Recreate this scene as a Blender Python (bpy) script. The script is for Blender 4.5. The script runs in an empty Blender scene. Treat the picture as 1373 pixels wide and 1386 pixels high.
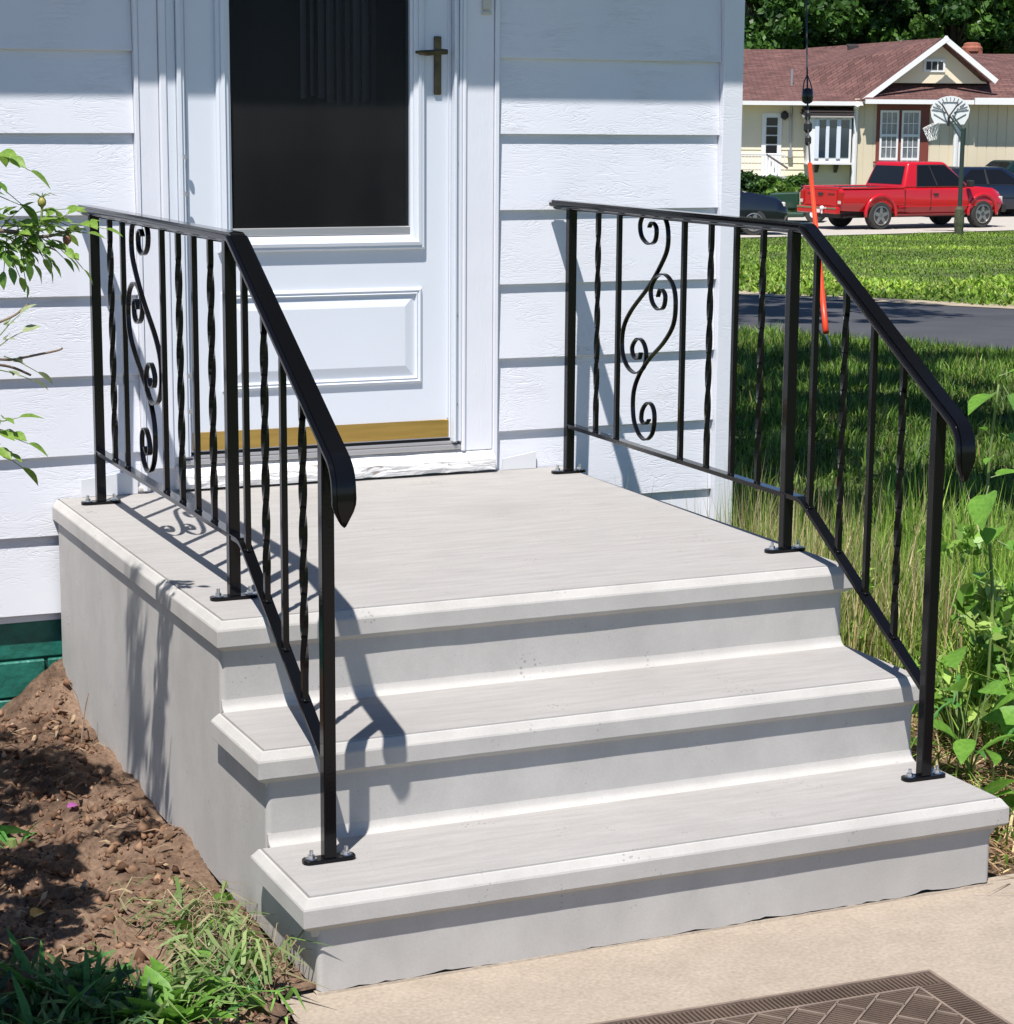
import bpy, bmesh, math, random
import numpy as np
from mathutils import Vector, Matrix, noise as mnoise

# ------------------------------------------------------------------ camera, sky, sun, exposure
scene = bpy.context.scene
C = scene.collection
R = math.radians

CAM = Vector((-1.221, -5.869, 1.641))
YAW, PITCH, ROLL = 0.4186, -0.1812, 0.00707
FWD = Vector((math.sin(YAW), math.cos(YAW)))          # horizontal sight line of the camera station
RGT = Vector((math.cos(YAW), -math.sin(YAW)))
cam_d = bpy.data.cameras.new('camera')
cam = bpy.data.objects.new('camera', cam_d); C.objects.link(cam)
f3 = Vector((math.sin(YAW)*math.cos(PITCH), math.cos(YAW)*math.cos(PITCH), math.sin(PITCH)))
r3 = Vector((math.cos(YAW), -math.sin(YAW), 0)); u3 = r3.cross(f3)
r3b = r3*math.cos(ROLL)+u3*math.sin(ROLL); u3b = -r3*math.sin(ROLL)+u3*math.cos(ROLL)
M = Matrix((r3b, u3b, -f3)).transposed().to_4x4(); M.translation = CAM
cam.matrix_world = M
cam_d.sensor_fit = 'HORIZONTAL'; cam_d.sensor_width = 36.0; cam_d.lens = 2940.66/1373*36
cam_d.clip_start = 0.1; cam_d.clip_end = 600
scene.camera = cam

SUN_FROM = Vector((-0.322, -0.385, 1.0)).normalized()   # towards the sun
world = bpy.data.worlds.new('World'); scene.world = world; world.use_nodes = True
wn = world.node_tree; bg = wn.nodes['Background']
sky = wn.nodes.new('ShaderNodeTexSky'); sky.sky_type = 'NISHITA'; sky.sun_disc = False
sky.sun_elevation = math.asin(SUN_FROM.z); sky.sun_rotation = math.atan2(SUN_FROM.x, SUN_FROM.y)
sky.altitude = 3000; sky.air_density = 1.0; sky.dust_density = 0.0; sky.ozone_density = 6.0
wn.links.new(sky.outputs[0], bg.inputs[0]); bg.inputs[1].default_value = 0.085
sun_d = bpy.data.lights.new('sun', 'SUN'); sun_d.energy = 4.6; sun_d.angle = R(0.6); sun_d.color = (1.0, 0.965, 0.925)
sun = bpy.data.objects.new('sun', sun_d); C.objects.link(sun); sun.location = (-4, -5, 14)
sun.rotation_euler = (-SUN_FROM).to_track_quat('-Z', 'Y').to_euler()
vs = scene.view_settings
vs.view_transform = 'Standard'; vs.look = 'None'; vs.exposure = 0.62; vs.gamma = 1.0; vs.use_curve_mapping = False
scene.render.film_transparent = False
scene.cycles.max_bounces = 8; scene.cycles.transparent_max_bounces = 12

# ------------------------------------------------------------------ materials
MATS = {}
def mat(name, col, rough=0.6, var=0.0, vscale=6.0, bump=0.0, bscale=40.0, metal=0.0, coat=0.0, stretch=(1,1,1),
        col2=None, spec=0.5, detail=4.0, attr=False, trans=0.0, bdetail=6.0, distort=0.0, bstretch=None):
    if name in MATS: return MATS[name]
    m = bpy.data.materials.new(name); m.use_nodes = True
    nt = m.node_tree; b = nt.nodes['Principled BSDF']; L = nt.links.new
    b.inputs['Roughness'].default_value = rough; b.inputs['Metallic'].default_value = metal
    b.inputs['Specular IOR Level'].default_value = spec
    if coat: b.inputs['Coat Weight'].default_value = coat; b.inputs['Coat Roughness'].default_value = 0.05
    tc = nt.nodes.new('ShaderNodeTexCoord'); mp = nt.nodes.new('ShaderNodeMapping')
    L(tc.outputs['Object'], mp.inputs[0]); mp.inputs['Scale'].default_value = stretch
    out = None
    if attr:
        at = nt.nodes.new('ShaderNodeVertexColor'); at.layer_name = 'tint'; out = at.outputs[0]
    elif var or col2:
        n = nt.nodes.new('ShaderNodeTexNoise'); n.inputs['Scale'].default_value = vscale; n.inputs['Detail'].default_value = detail
        n.inputs['Distortion'].default_value = distort
        L(mp.outputs[0], n.inputs['Vector'])
        cr = nt.nodes.new('ShaderNodeValToRGB'); cr.color_ramp.elements[0].position = 0.32; cr.color_ramp.elements[1].position = 0.68
        c2 = col2 if col2 else tuple(min(1, c*(1+var)) for c in col)
        c1 = col if col2 else tuple(c*(1-var) for c in col)
        cr.color_ramp.elements[0].color = (*c1, 1); cr.color_ramp.elements[1].color = (*c2, 1)
        L(n.outputs[0], cr.inputs[0]); out = cr.outputs[0]
    if out is None: b.inputs['Base Color'].default_value = (*col, 1)
    else: L(out, b.inputs['Base Color'])
    if bump:
        n2 = nt.nodes.new('ShaderNodeTexNoise'); n2.inputs['Scale'].default_value = bscale; n2.inputs['Detail'].default_value = bdetail
        n2.inputs['Distortion'].default_value = distort
        if bstretch:
            mp2 = nt.nodes.new('ShaderNodeMapping'); mp2.inputs['Scale'].default_value = bstretch
            L(tc.outputs['Object'], mp2.inputs[0]); L(mp2.outputs[0], n2.inputs['Vector'])
        else: L(mp.outputs[0], n2.inputs['Vector'])
        bp = nt.nodes.new('ShaderNodeBump'); bp.inputs['Strength'].default_value = 1.0; bp.inputs['Distance'].default_value = bump
        L(n2.outputs[0], bp.inputs['Height']); L(bp.outputs[0], b.inputs['Normal'])
    if trans:                                            # light that passes through thin leaves
        tr = nt.nodes.new('ShaderNodeBsdfTranslucent'); mx = nt.nodes.new('ShaderNodeMixShader'); mx.inputs[0].default_value = trans
        if out is None: tr.inputs[0].default_value = (*col, 1)
        else: L(out, tr.inputs[0])
        o = nt.nodes['Material Output']; L(b.outputs[0], mx.inputs[1]); L(tr.outputs[0], mx.inputs[2]); L(mx.outputs[0], o.inputs[0])
    MATS[name] = m
    return m

def node(nt, t, **kw):
    n = nt.nodes.new(t)
    for k, v in kw.items(): setattr(n, k, v)
    return n

def concrete_mat(name, base, dark, brush=(1, 1, 1), pits=True, stain=0.55, grain=0.16, rough_k=1.0):
    m = bpy.data.materials.new(name); m.use_nodes = True; nt = m.node_tree; L = nt.links.new
    b = nt.nodes['Principled BSDF']; b.inputs['Roughness'].default_value = 0.8; b.inputs['Specular IOR Level'].default_value = 0.3
    tc = node(nt, 'ShaderNodeTexCoord')
    mp = node(nt, 'ShaderNodeMapping'); mp.inputs['Scale'].default_value = brush; L(tc.outputs['Object'], mp.inputs[0])
    n1 = node(nt, 'ShaderNodeTexNoise'); n1.inputs['Scale'].default_value = 5; n1.inputs['Detail'].default_value = 8; n1.inputs['Roughness'].default_value = 0.65
    L(mp.outputs[0], n1.inputs['Vector'])
    n2 = node(nt, 'ShaderNodeTexNoise'); n2.inputs['Scale'].default_value = 2.3; n2.inputs['Detail'].default_value = 5
    L(tc.outputs['Object'], n2.inputs['Vector'])
    n3 = node(nt, 'ShaderNodeTexNoise'); n3.inputs['Scale'].default_value = 220; n3.inputs['Detail'].default_value = 3
    L(tc.outputs['Object'], n3.inputs['Vector'])
    c1 = node(nt, 'ShaderNodeValToRGB'); c1.color_ramp.elements[0].position = 0.25; c1.color_ramp.elements[1].position = 0.62
    c1.color_ramp.elements[0].color = (*[x*0.82 for x in base], 1); c1.color_ramp.elements[1].color = (*base, 1); L(n1.outputs[0], c1.inputs[0])
    c2 = node(nt, 'ShaderNodeValToRGB'); c2.color_ramp.elements[0].position = 0.53; c2.color_ramp.elements[1].position = 0.74
    c2.color_ramp.elements[0].color = (0, 0, 0, 1); c2.color_ramp.elements[1].color = (stain, stain, stain, 1); L(n2.outputs[0], c2.inputs[0])
    mx = node(nt, 'ShaderNodeMix', data_type='RGBA'); L(c2.outputs[0], mx.inputs[0]); L(c1.outputs[0], mx.inputs[6]); mx.inputs[7].default_value = (*dark, 1)
    mul = node(nt, 'ShaderNodeMix', data_type='RGBA', blend_type='MULTIPLY'); mul.inputs[0].default_value = grain
    L(mx.outputs[2], mul.inputs[6]); L(n3.outputs[0], mul.inputs[7])
    last = mul.outputs[2]
    if pits:
        v = node(nt, 'ShaderNodeTexVoronoi'); v.inputs['Scale'].default_value = 85; L(tc.outputs['Object'], v.inputs['Vector'])
        pn = node(nt, 'ShaderNodeTexNoise'); pn.inputs['Scale'].default_value = 9; L(tc.outputs['Object'], pn.inputs['Vector'])
        ad = node(nt, 'ShaderNodeMath', operation='MULTIPLY_ADD'); L(pn.outputs[0], ad.inputs[0]); ad.inputs[1].default_value = 1.5; ad.inputs[2].default_value = -0.80
        lt = node(nt, 'ShaderNodeMath', operation='LESS_THAN'); L(v.outputs['Distance'], lt.inputs[0]); L(ad.outputs[0], lt.inputs[1])
        pm = node(nt, 'ShaderNodeMix', data_type='RGBA'); L(lt.outputs[0], pm.inputs[0]); L(last, pm.inputs[6]); pm.inputs[7].default_value = (*[x*0.62 for x in base], 1)
        last = pm.outputs[2]
    L(last, b.inputs['Base Color'])
    bp = node(nt, 'ShaderNodeBump'); bp.inputs['Distance'].default_value = 0.0008; L(n1.outputs[0], bp.inputs['Height'])
    bp2 = node(nt, 'ShaderNodeBump'); bp2.inputs['Distance'].default_value = 0.0002*rough_k; n3.inputs['Scale'].default_value = 220 if rough_k < 2 else 110; L(n3.outputs[0], bp2.inputs['Height']); L(bp.outputs[0], bp2.inputs['Normal'])
    L(bp2.outputs[0], b.inputs['Normal'])
    MATS[name] = m; return m

def siding_mat(name, col, soft=1.0):
    # painted board embossed with a flowing wood grain
    m = bpy.data.materials.new(name); m.use_nodes = True; nt = m.node_tree; L = nt.links.new
    b = nt.nodes['Principled BSDF']; b.inputs['Roughness'].default_value = 0.5; b.inputs['Specular IOR Level'].default_value = 0.35
    tc = node(nt, 'ShaderNodeTexCoord'); oi = node(nt, 'ShaderNodeObjectInfo')
    ofs = node(nt, 'ShaderNodeVectorMath', operation='MULTIPLY_ADD')
    cx = node(nt, 'ShaderNodeCombineXYZ'); L(oi.outputs['Random'], cx.inputs[0]); L(oi.outputs['Random'], cx.inputs[2])
    L(cx.outputs[0], ofs.inputs[0]); ofs.inputs[1].default_value = (17, 0, 9); L(tc.outputs['Object'], ofs.inputs[2])
    mp = node(nt, 'ShaderNodeMapping'); mp.inputs['Scale'].default_value = (2.6, 1, 16); L(ofs.outputs[0], mp.inputs[0])
    n = node(nt, 'ShaderNodeTexNoise'); n.inputs['Scale'].default_value = 2.2; n.inputs['Detail'].default_value = 3.0; n.inputs['Distortion'].default_value = 1.1
    L(mp.outputs[0], n.inputs['Vector'])
    w = node(nt, 'ShaderNodeMath', operation='MULTIPLY'); L(n.outputs[0], w.inputs[0]); w.inputs[1].default_value = 58.0
    s = node(nt, 'ShaderNodeMath', operation='SINE'); L(w.outputs[0], s.inputs[0])
    cr = node(nt, 'ShaderNodeValToRGB'); cr.color_ramp.elements[0].position = 0.55; cr.color_ramp.elements[1].position = 1.0; L(s.outputs[0], cr.inputs[0])
    k = node(nt, 'ShaderNodeTexNoise'); k.inputs['Scale'].default_value = 7; L(ofs.outputs[0], k.inputs['Vector'])
    kr = node(nt, 'ShaderNodeValToRGB'); kr.color_ramp.elements[0].position = 0.38; kr.color_ramp.elements[1].position = 0.62; L(k.outputs[0], kr.inputs[0])
    mm = node(nt, 'ShaderNodeMath', operation='MULTIPLY'); L(cr.outputs[0], mm.inputs[0]); L(kr.outputs[0], mm.inputs[1])
    bp = node(nt, 'ShaderNodeBump'); bp.inputs['Distance'].default_value = 0.00052*soft; bp.invert = True
    L(mm.outputs[0], bp.inputs['Height']); L(bp.outputs[0], b.inputs['Normal'])
    d = node(nt, 'ShaderNodeTexNoise'); d.inputs['Scale'].default_value = 3.1; d.inputs['Detail'].default_value = 6; L(ofs.outputs[0], d.inputs['Vector'])
    dr = node(nt, 'ShaderNodeValToRGB'); dr.color_ramp.elements[0].position = 0.3; dr.color_ramp.elements[1].position = 0.7
    dr.color_ramp.elements[0].color = (*[x*0.975 for x in col], 1); dr.color_ramp.elements[1].color = (*col, 1)
    L(d.outputs[0], dr.inputs[0]); L(dr.outputs[0], b.inputs['Base Color'])
    MATS[name] = m; return m

def peel_mat(name):
    # weathered white paint flaking off grey wood
    m = bpy.data.materials.new(name); m.use_nodes = True; nt = m.node_tree; L = nt.links.new
    b = nt.nodes['Principled BSDF']; b.inputs['Roughness'].default_value = 0.7
    tc = node(nt, 'ShaderNodeTexCoord'); mp = node(nt, 'ShaderNodeMapping'); mp.inputs['Scale'].default_value = (5, 12, 22); L(tc.outputs['Object'], mp.inputs[0])
    n = node(nt, 'ShaderNodeTexNoise'); n.inputs['Scale'].default_value = 2.2; n.inputs['Detail'].default_value = 8; n.inputs['Distortion'].default_value = 0.8; L(mp.outputs[0], n.inputs['Vector'])
    cr = node(nt, 'ShaderNodeValToRGB'); cr.color_ramp.elements[0].position = 0.31; cr.color_ramp.elements[1].position = 0.36
    cr.color_ramp.elements[0].color = (0.34, 0.31, 0.28, 1); cr.color_ramp.elements[1].color = (0.76, 0.75, 0.73, 1)
    L(n.outputs[0], cr.inputs[0]); L(cr.outputs[0], b.inputs['Base Color'])
    bp = node(nt, 'ShaderNodeBump'); bp.inputs['Distance'].default_value = 0.008; L(n.outputs[0], bp.inputs['Height']); L(bp.outputs[0], b.inputs['Normal'])
    MATS[name] = m; return m

def glass_mat(name, tint, dust=0.03, refl=1.0):
    m = bpy.data.materials.new(name); m.use_nodes = True; nt = m.node_tree; L = nt.links.new
    nt.nodes.remove(nt.nodes['Principled BSDF']); o = nt.nodes['Material Output']
    tr = node(nt, 'ShaderNodeBsdfTransparent'); tr.inputs[0].default_value = (*tint, 1)
    gl = node(nt, 'ShaderNodeBsdfGlossy'); gl.inputs['Roughness'].default_value = 0.01
    df = node(nt, 'ShaderNodeBsdfDiffuse'); df.inputs[0].default_value = (0.55, 0.56, 0.58, 1)
    fr = node(nt, 'ShaderNodeFresnel'); fr.inputs['IOR'].default_value = 1.13
    a = node(nt, 'ShaderNodeMixShader'); L(fr.outputs[0], a.inputs[0]); L(tr.outputs[0], a.inputs[1]); L(gl.outputs[0], a.inputs[2])
    tc = node(nt, 'ShaderNodeTexCoord'); n = node(nt, 'ShaderNodeTexNoise'); n.inputs['Scale'].default_value = 4; n.inputs['Detail'].default_value = 7
    mp = node(nt, 'ShaderNodeMapping'); mp.inputs['Scale'].default_value = (1, 1, 0.4); L(tc.outputs['Object'], mp.inputs[0]); L(mp.outputs[0], n.inputs['Vector'])
    mu = node(nt, 'ShaderNodeMath', operation='MULTIPLY'); L(n.outputs[0], mu.inputs[0]); mu.inputs[1].default_value = dust*2
    b = node(nt, 'ShaderNodeMixShader'); L(mu.outputs[0], b.inputs[0]); L(a.outputs[0], b.inputs[1]); L(df.outputs[0], b.inputs[2]); L(b.outputs[0], o.inputs[0])
    MATS[name] = m; return m

def shingle_mat(name):
    m = bpy.data.materials.new(name); m.use_nodes = True; nt = m.node_tree; L = nt.links.new
    b = nt.nodes['Principled BSDF']; b.inputs['Roughness'].default_value = 0.9
    tc = node(nt, 'ShaderNodeTexCoord'); br = node(nt, 'ShaderNodeTexBrick'); L(tc.outputs['UV'], br.inputs['Vector'])
    br.inputs['Scale'].default_value = 1.0; br.inputs['Brick Width'].default_value = 0.34; br.inputs['Row Height'].default_value = 0.14
    br.inputs['Mortar Size'].default_value = 0.012
    br.inputs['Color1'].default_value = (0.098, 0.043, 0.037, 1); br.inputs['Color2'].default_value = (0.16, 0.078, 0.065, 1); br.inputs['Mortar'].default_value = (0.07, 0.032, 0.028, 1)
    n = node(nt, 'ShaderNodeTexNoise'); n.inputs['Scale'].default_value = 2.2; n.inputs['Detail'].default_value = 6; L(tc.outputs['Object'], n.inputs['Vector'])
    mx = node(nt, 'ShaderNodeMix', data_type='RGBA', blend_type='OVERLAY'); mx.inputs[0].default_value = 0.5
    L(br.outputs[0], mx.inputs[6]); L(n.outputs[0], mx.inputs[7]); L(mx.outputs[2], b.inputs['Base Color'])
    bp = node(nt, 'ShaderNodeBump'); bp.inputs['Distance'].default_value = 0.012; L(br.outputs['Fac'], bp.inputs['Height']); bp.invert = True; L(bp.outputs[0], b.inputs['Normal'])
    MATS[name] = m; return m

def leaf_mat(name, c1, c2, trans=0.35, rough=0.45):
    # two leaf colours mixed from leaf to leaf
    return mat(name, c1, rough, col2=c2, vscale=9.0, detail=2.0, trans=trans, spec=0.4)

WHITE_SIDE = siding_mat('white_siding_paint', (0.715, 0.724, 0.767))
WHITE_TRIM = mat('white_trim_paint', (0.715, 0.724, 0.767), 0.45, var=0.02, vscale=8, bump=0.0006, bscale=30, bstretch=(6, 6, 0.8))
WHITE_DOOR = mat('white_door_enamel', (0.66, 0.69, 0.74), 0.35, var=0.015, vscale=3)
PEEL = peel_mat('peeling_white_paint')
BLACK = mat('black_gloss_paint', (0.004, 0.004, 0.005), 0.10, bump=0.00015, bscale=160, spec=0.24)
STEEL = mat('zinc_steel', (0.62, 0.63, 0.65), 0.28, metal=1.0)
BRASS = mat('polished_brass', (0.62, 0.40, 0.12), 0.3, var=0.12, vscale=5, metal=1.0, stretch=(1, 1, 14))
OLDBRASS = mat('antique_brass', (0.11, 0.085, 0.045), 0.38, var=0.3, vscale=30, metal=0.8)
ALU = mat('dull_aluminium', (0.48, 0.47, 0.47), 0.4, metal=0.7)
RUBBER = mat('black_rubber', (0.015, 0.015, 0.016), 0.75)
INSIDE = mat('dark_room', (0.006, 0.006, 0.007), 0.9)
BLIND = mat('vinyl_blind', (0.30, 0.31, 0.31), 0.6)
GLASS = glass_mat('storm_glass', (0.62, 0.64, 0.65), dust=0.02)
TREAD = concrete_mat('broomed_concrete_dimmed', (0.385, 0.367, 0.348), (0.30, 0.283, 0.265), brush=(1.2, 9, 4), stain=0.6)  # broom finish; base tone also darkened to offset the sun on flat tops
RISER = concrete_mat('formed_concrete_lifted', (0.505, 0.485, 0.455), (0.41, 0.39, 0.365), brush=(1.3, 1.3, 0.9), stain=0.75)  # smooth finish; lighter tone stands in for light the upright faces lack
WALK = concrete_mat('tan_walk_concrete', (0.475, 0.395, 0.31), (0.39, 0.32, 0.25), brush=(2, 2, 2), stain=0.6, grain=0.5, rough_k=4.0)
DRIVE = concrete_mat('drive_concrete', (0.50, 0.46, 0.40), (0.42, 0.38, 0.33), brush=(1, 1, 1), pits=False)
GREENP = mat('green_foundation_paint', (0.013, 0.135, 0.10), 0.45, var=0.3, vscale=14, bump=0.006, bscale=24)
SHINGLE = shingle_mat('red_brown_shingles')
GLASS_DARK = mat('dark_window_glass', (0.012, 0.014, 0.017), 0.06, spec=0.35)

# ------------------------------------------------------------------ mesh helpers
def link(o, parent=None):
    C.objects.link(o)
    if parent is not None: o.parent = parent
    return o
def mesh_obj(name, V, F, m=None, parent=None, smooth=False, loc=None):
    me = bpy.data.meshes.new(name); me.from_pydata([tuple(v) for v in V], [], F); me.update()
    if m: me.materials.append(m)
    if smooth: me.polygons.foreach_set('use_smooth', [True]*len(me.polygons))
    o = bpy.data.objects.new(name, me); link(o, parent)
    if loc: o.location = loc
    return o
def empty(name, loc=(0, 0, 0), rz=0.0):
    o = bpy.data.objects.new(name, None); C.objects.link(o); o.location = loc; o.rotation_euler = (0, 0, rz); o.empty_display_size = 0.2
    return o
def tag(o, label, cat, group=None, kind=None):
    o['label'] = label; o['category'] = cat
    if group: o['group'] = group
    if kind: o['kind'] = kind
    return o
def structure(o, label=None):
    o['kind'] = 'structure'
    if label: o['label'] = label
    return o

class MB:
    """collects shapes that become ONE mesh object"""
    def __init__(s): s.V = []; s.F = []; s.mi = []; s.cur = 0
    def add(s, V, F):
        n = len(s.V); s.V += [tuple(v) for v in V]; s.F += [tuple(i+n for i in f) for f in F]; s.mi += [s.cur]*len(F); return s
    def box(s, x0, x1, y0, y1, z0, z1):
        V = [(x0,y0,z0),(x1,y0,z0),(x1,y1,z0),(x0,y1,z0),(x0,y0,z1),(x1,y0,z1),(x1,y1,z1),(x0,y1,z1)]
        return s.add(V, [(0,3,2,1),(4,5,6,7),(0,1,5,4),(1,2,6,5),(2,3,7,6),(3,0,4,7)])
    def prism(s, poly, axis, a, b):
        """polygon (2D) extruded along axis; poly coords are the other two axes in order"""
        n = len(poly)
        def mk(p, t): return {0: (t, p[0], p[1]), 1: (p[0], t, p[1]), 2: (p[0], p[1], t)}[axis]
        V = [mk(p, a) for p in poly]+[mk(p, b) for p in poly]
        F = [tuple(range(n))[::-1], tuple(range(n, 2*n))]+[(i, (i+1) % n, n+(i+1) % n, n+i) for i in range(n)]
        return s.add(V, F)
    def tube(s, pts, r, seg=8, r1=None, cap=True):
        pts = [Vector(p) for p in pts]; n = len(pts); V = []; F = []
        up = Vector((0, 0, 1)); prev = None
        for i, p in enumerate(pts):
            t = (pts[min(i+1, n-1)]-pts[max(i-1, 0)]).normalized()
            a = t.cross(up) if prev is None else prev-t*prev.dot(t)
            if a.length < 1e-4: a = t.cross(Vector((1, 0, 0)))
            a.normalize(); prev = a; b = t.cross(a)
            rr = r if r1 is None else r+(r1-r)*i/max(1, n-1)
            if isinstance(r, (list, tuple)): rr = r[i]
            V += [p+(a*math.cos(q)+b*math.sin(q))*rr for q in [2*math.pi*k/seg for k in range(seg)]]
        for i in range(n-1):
            for k in range(seg):
                F.append((i*seg+k, i*seg+(k+1) % seg, (i+1)*seg+(k+1) % seg, (i+1)*seg+k))
        if cap: F += [tuple(range(seg))[::-1], tuple(range((n-1)*seg, n*seg))]
        return s.add(V, F)
    def cyl(s, c, axis, r, h, seg=20, r2=None):
        c = Vector(c); d = [Vector((1,0,0)), Vector((0,1,0)), Vector((0,0,1))][axis]
        return s.tube([c, c+d*h], r, seg, r2 if r2 is not None else None)
    def lathe(s, prof, axis, c, seg=24):
        """prof: (radius, along) list"""
        V = []; F = []; c = Vector(c)
        ex = [Vector((0,1,0)), Vector((1,0,0)), Vector((1,0,0))][axis]; ed = [Vector((1,0,0)), Vector((0,1,0)), Vector((0,0,1))][axis]; ey = ed.cross(ex)
        for r, h in prof:
            V += [c+ed*h+(ex*math.cos(q)+ey*math.sin(q))*r for q in [2*math.pi*k/seg for k in range(seg)]]
        for i in range(len(prof)-1):
            for k in range(seg): F.append((i*seg+k, i*seg+(k+1) % seg, (i+1)*seg+(k+1) % seg, (i+1)*seg+k))
        F += [tuple(range(seg))[::-1], tuple(range((len(prof)-1)*seg, len(prof)*seg))]
        return s.add(V, F)
    def sweep_yz(s, x, path, prof, close=True, scale=None):
        """profile (across x, along normal) swept along a path in a plane of constant x"""
        n = len(path); k = len(prof); V = []; F = []
        P = [Vector((p[0], p[1])) for p in path]
        for i in range(n):
            t = (P[min(i+1, n-1)]-P[max(i-1, 0)]).normalized(); nm = Vector((t.y, -t.x))
            sx, sn = scale[i] if scale else (1, 1)
            for a, b in prof:
                q = P[i]+nm*b*sn; V.append((x+a*sx, q.x, q.y))
        for i in range(n-1):
            for j in range(k if close else k-1):
                F.append((i*k+j, i*k+(j+1) % k, (i+1)*k+(j+1) % k, (i+1)*k+j))
        if close: F += [tuple(range(k))[::-1], tuple(range((n-1)*k, n*k))]
        return s.add(V, F)
    def build(s, name, mats, parent=None, smooth=False, bevel=0.0, seg=2, loc=None, autosmooth=None):
        me = bpy.data.meshes.new(name); me.from_pydata(s.V, [], s.F); me.update()
        if not isinstance(mats, (list, tuple)): mats = [mats]
        for m in mats: me.materials.append(m)
        if len(mats) > 1: me.polygons.foreach_set('material_index', s.mi)
        bm = bmesh.new(); bm.from_mesh(me)
        bmesh.ops.recalc_face_normals(bm, faces=bm.faces)
        if bevel:
            es = [e for e in bm.edges if len(e.link_faces) == 2 and e.calc_face_angle(0) > 0.5]
            bmesh.ops.bevel(bm, geom=es, offset=bevel, segments=seg, profile=0.5, affect='EDGES', clamp_overlap=True)
        if autosmooth:
            for f in bm.faces: f.smooth = True
            for e in bm.edges:
                if len(e.link_faces) == 2 and e.calc_face_angle(0) > autosmooth: e.smooth = False
        bm.to_mesh(me); bm.free()
        if smooth: me.polygons.foreach_set('use_smooth', [True]*len(me.polygons))
        o = bpy.data.objects.new(name, me); link(o, parent)
        if loc: o.location = loc
        return o

def box(name, x0, x1, y0, y1, z0, z1, m, parent=None, bevel=0.0, seg=1):
    return MB().box(x0, x1, y0, y1, z0, z1).build(name, m, parent, bevel=bevel, seg=seg)
def spline(P, n=8):
    """Catmull-Rom through points of any dimension"""
    P = [np.array(p, float) for p in P]; out = []
    for i in range(len(P)-1):
        p0 = P[max(i-1, 0)]; p1 = P[i]; p2 = P[i+1]; p3 = P[min(i+2, len(P)-1)]
        for k in range(n):
            t = k/n
            out.append(0.5*((2*p1)+(-p0+p2)*t+(2*p0-5*p1+4*p2-p3)*t*t+(-p0+3*p1-3*p2+p3)*t**3))
    out.append(P[-1]); return [tuple(float(c) for c in q) for q in out]
def fast_mesh(name, V, quads=None, tris=None, col=None, m=None, parent=None):
    """numpy arrays straight into one mesh"""
    me = bpy.data.meshes.new(name); V = np.asarray(V, np.float32)
    loops = []; starts = []; tot = 0
    if quads is not None and len(quads):
        loops.append(np.asarray(quads).ravel()); starts.append(np.arange(len(quads))*4); tot = len(quads)*4
    if tris is not None and len(tris):
        loops.append(np.asarray(tris).ravel()); starts.append(tot+np.arange(len(tris))*3)
    loops = np.concatenate(loops).astype(np.int32); starts = np.concatenate(starts).astype(np.int32)
    me.vertices.add(len(V)); me.vertices.foreach_set('co', V.ravel())
    me.loops.add(len(loops)); me.loops.foreach_set('vertex_index', loops)
    me.polygons.add(len(starts)); me.polygons.foreach_set('loop_start', starts)
    me.update(calc_edges=True); me.validate()
    if col is not None:
        ca = me.color_attributes.new('tint', 'FLOAT_COLOR', 'POINT'); c4 = np.ones((len(V), 4), np.float32); c4[:, :3] = col
        ca.data.foreach_set('color', c4.ravel())
    if m: me.materials.append(m)
    o = bpy.data.objects.new(name, me); link(o, parent); return o

rng = np.random.default_rng(7)
random.seed(5)

def station(lat, dep):
    """ground-plan point: metres to the right of and ahead of the camera station"""
    return (CAM.x+RGT.x*lat+FWD.x*dep, CAM.y+RGT.y*lat+FWD.y*dep)
GD = [-60, 8.6, 20, 27, 52, 58, 75, 160, 400]; GZ = [-0.06, -0.06, -0.38, -0.60, -1.20, -1.28, -1.2, 1.5, 2.0]
def gz(x, y):
    return np.interp((np.asarray(x)-CAM.x)*FWD.x+(np.asarray(y)-CAM.y)*FWD.y, GD, GZ)
def gzd(dep): return float(np.interp(dep, GD, GZ))
FAR_RZ = -YAW

# ------------------------------------------------------------------ the ground, road, drive, walk
GROUND = mat('lawn_ground', (0.055, 0.085, 0.018), 0.9, col2=(0.105, 0.14, 0.03), vscale=1.3, detail=8, bump=0.03, bscale=9)
ASPHALT = mat('asphalt', (0.040, 0.041, 0.046), 0.85, col2=(0.062, 0.062, 0.066), vscale=1.1, detail=8, bump=0.004, bscale=60)
deps = sorted(set(list(np.linspace(-60, 8, 10))+list(np.linspace(8.6, 30, 24))+list(np.linspace(31, 80, 30))+[100, 130, 160, 250, 400]))
lats = sorted(set(list(np.linspace(-300, -40, 6))+list(np.linspace(-30, 40, 29))+list(np.linspace(60, 300, 6))))
V = []; F = []
for d in deps:
    for l in lats:
        x, y = station(l, d); V.append((x, y, float(gz(x, y))))
nl = len(lats)
for i in range(len(deps)-1):
    for j in range(nl-1): F.append((i*nl+j, i*nl+j+1, (i+1)*nl+j+1, (i+1)*nl+j))
structure(mesh_obj('ground', V, F, GROUND, smooth=True), 'green lawn sloping gently from the house to the street')

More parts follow.
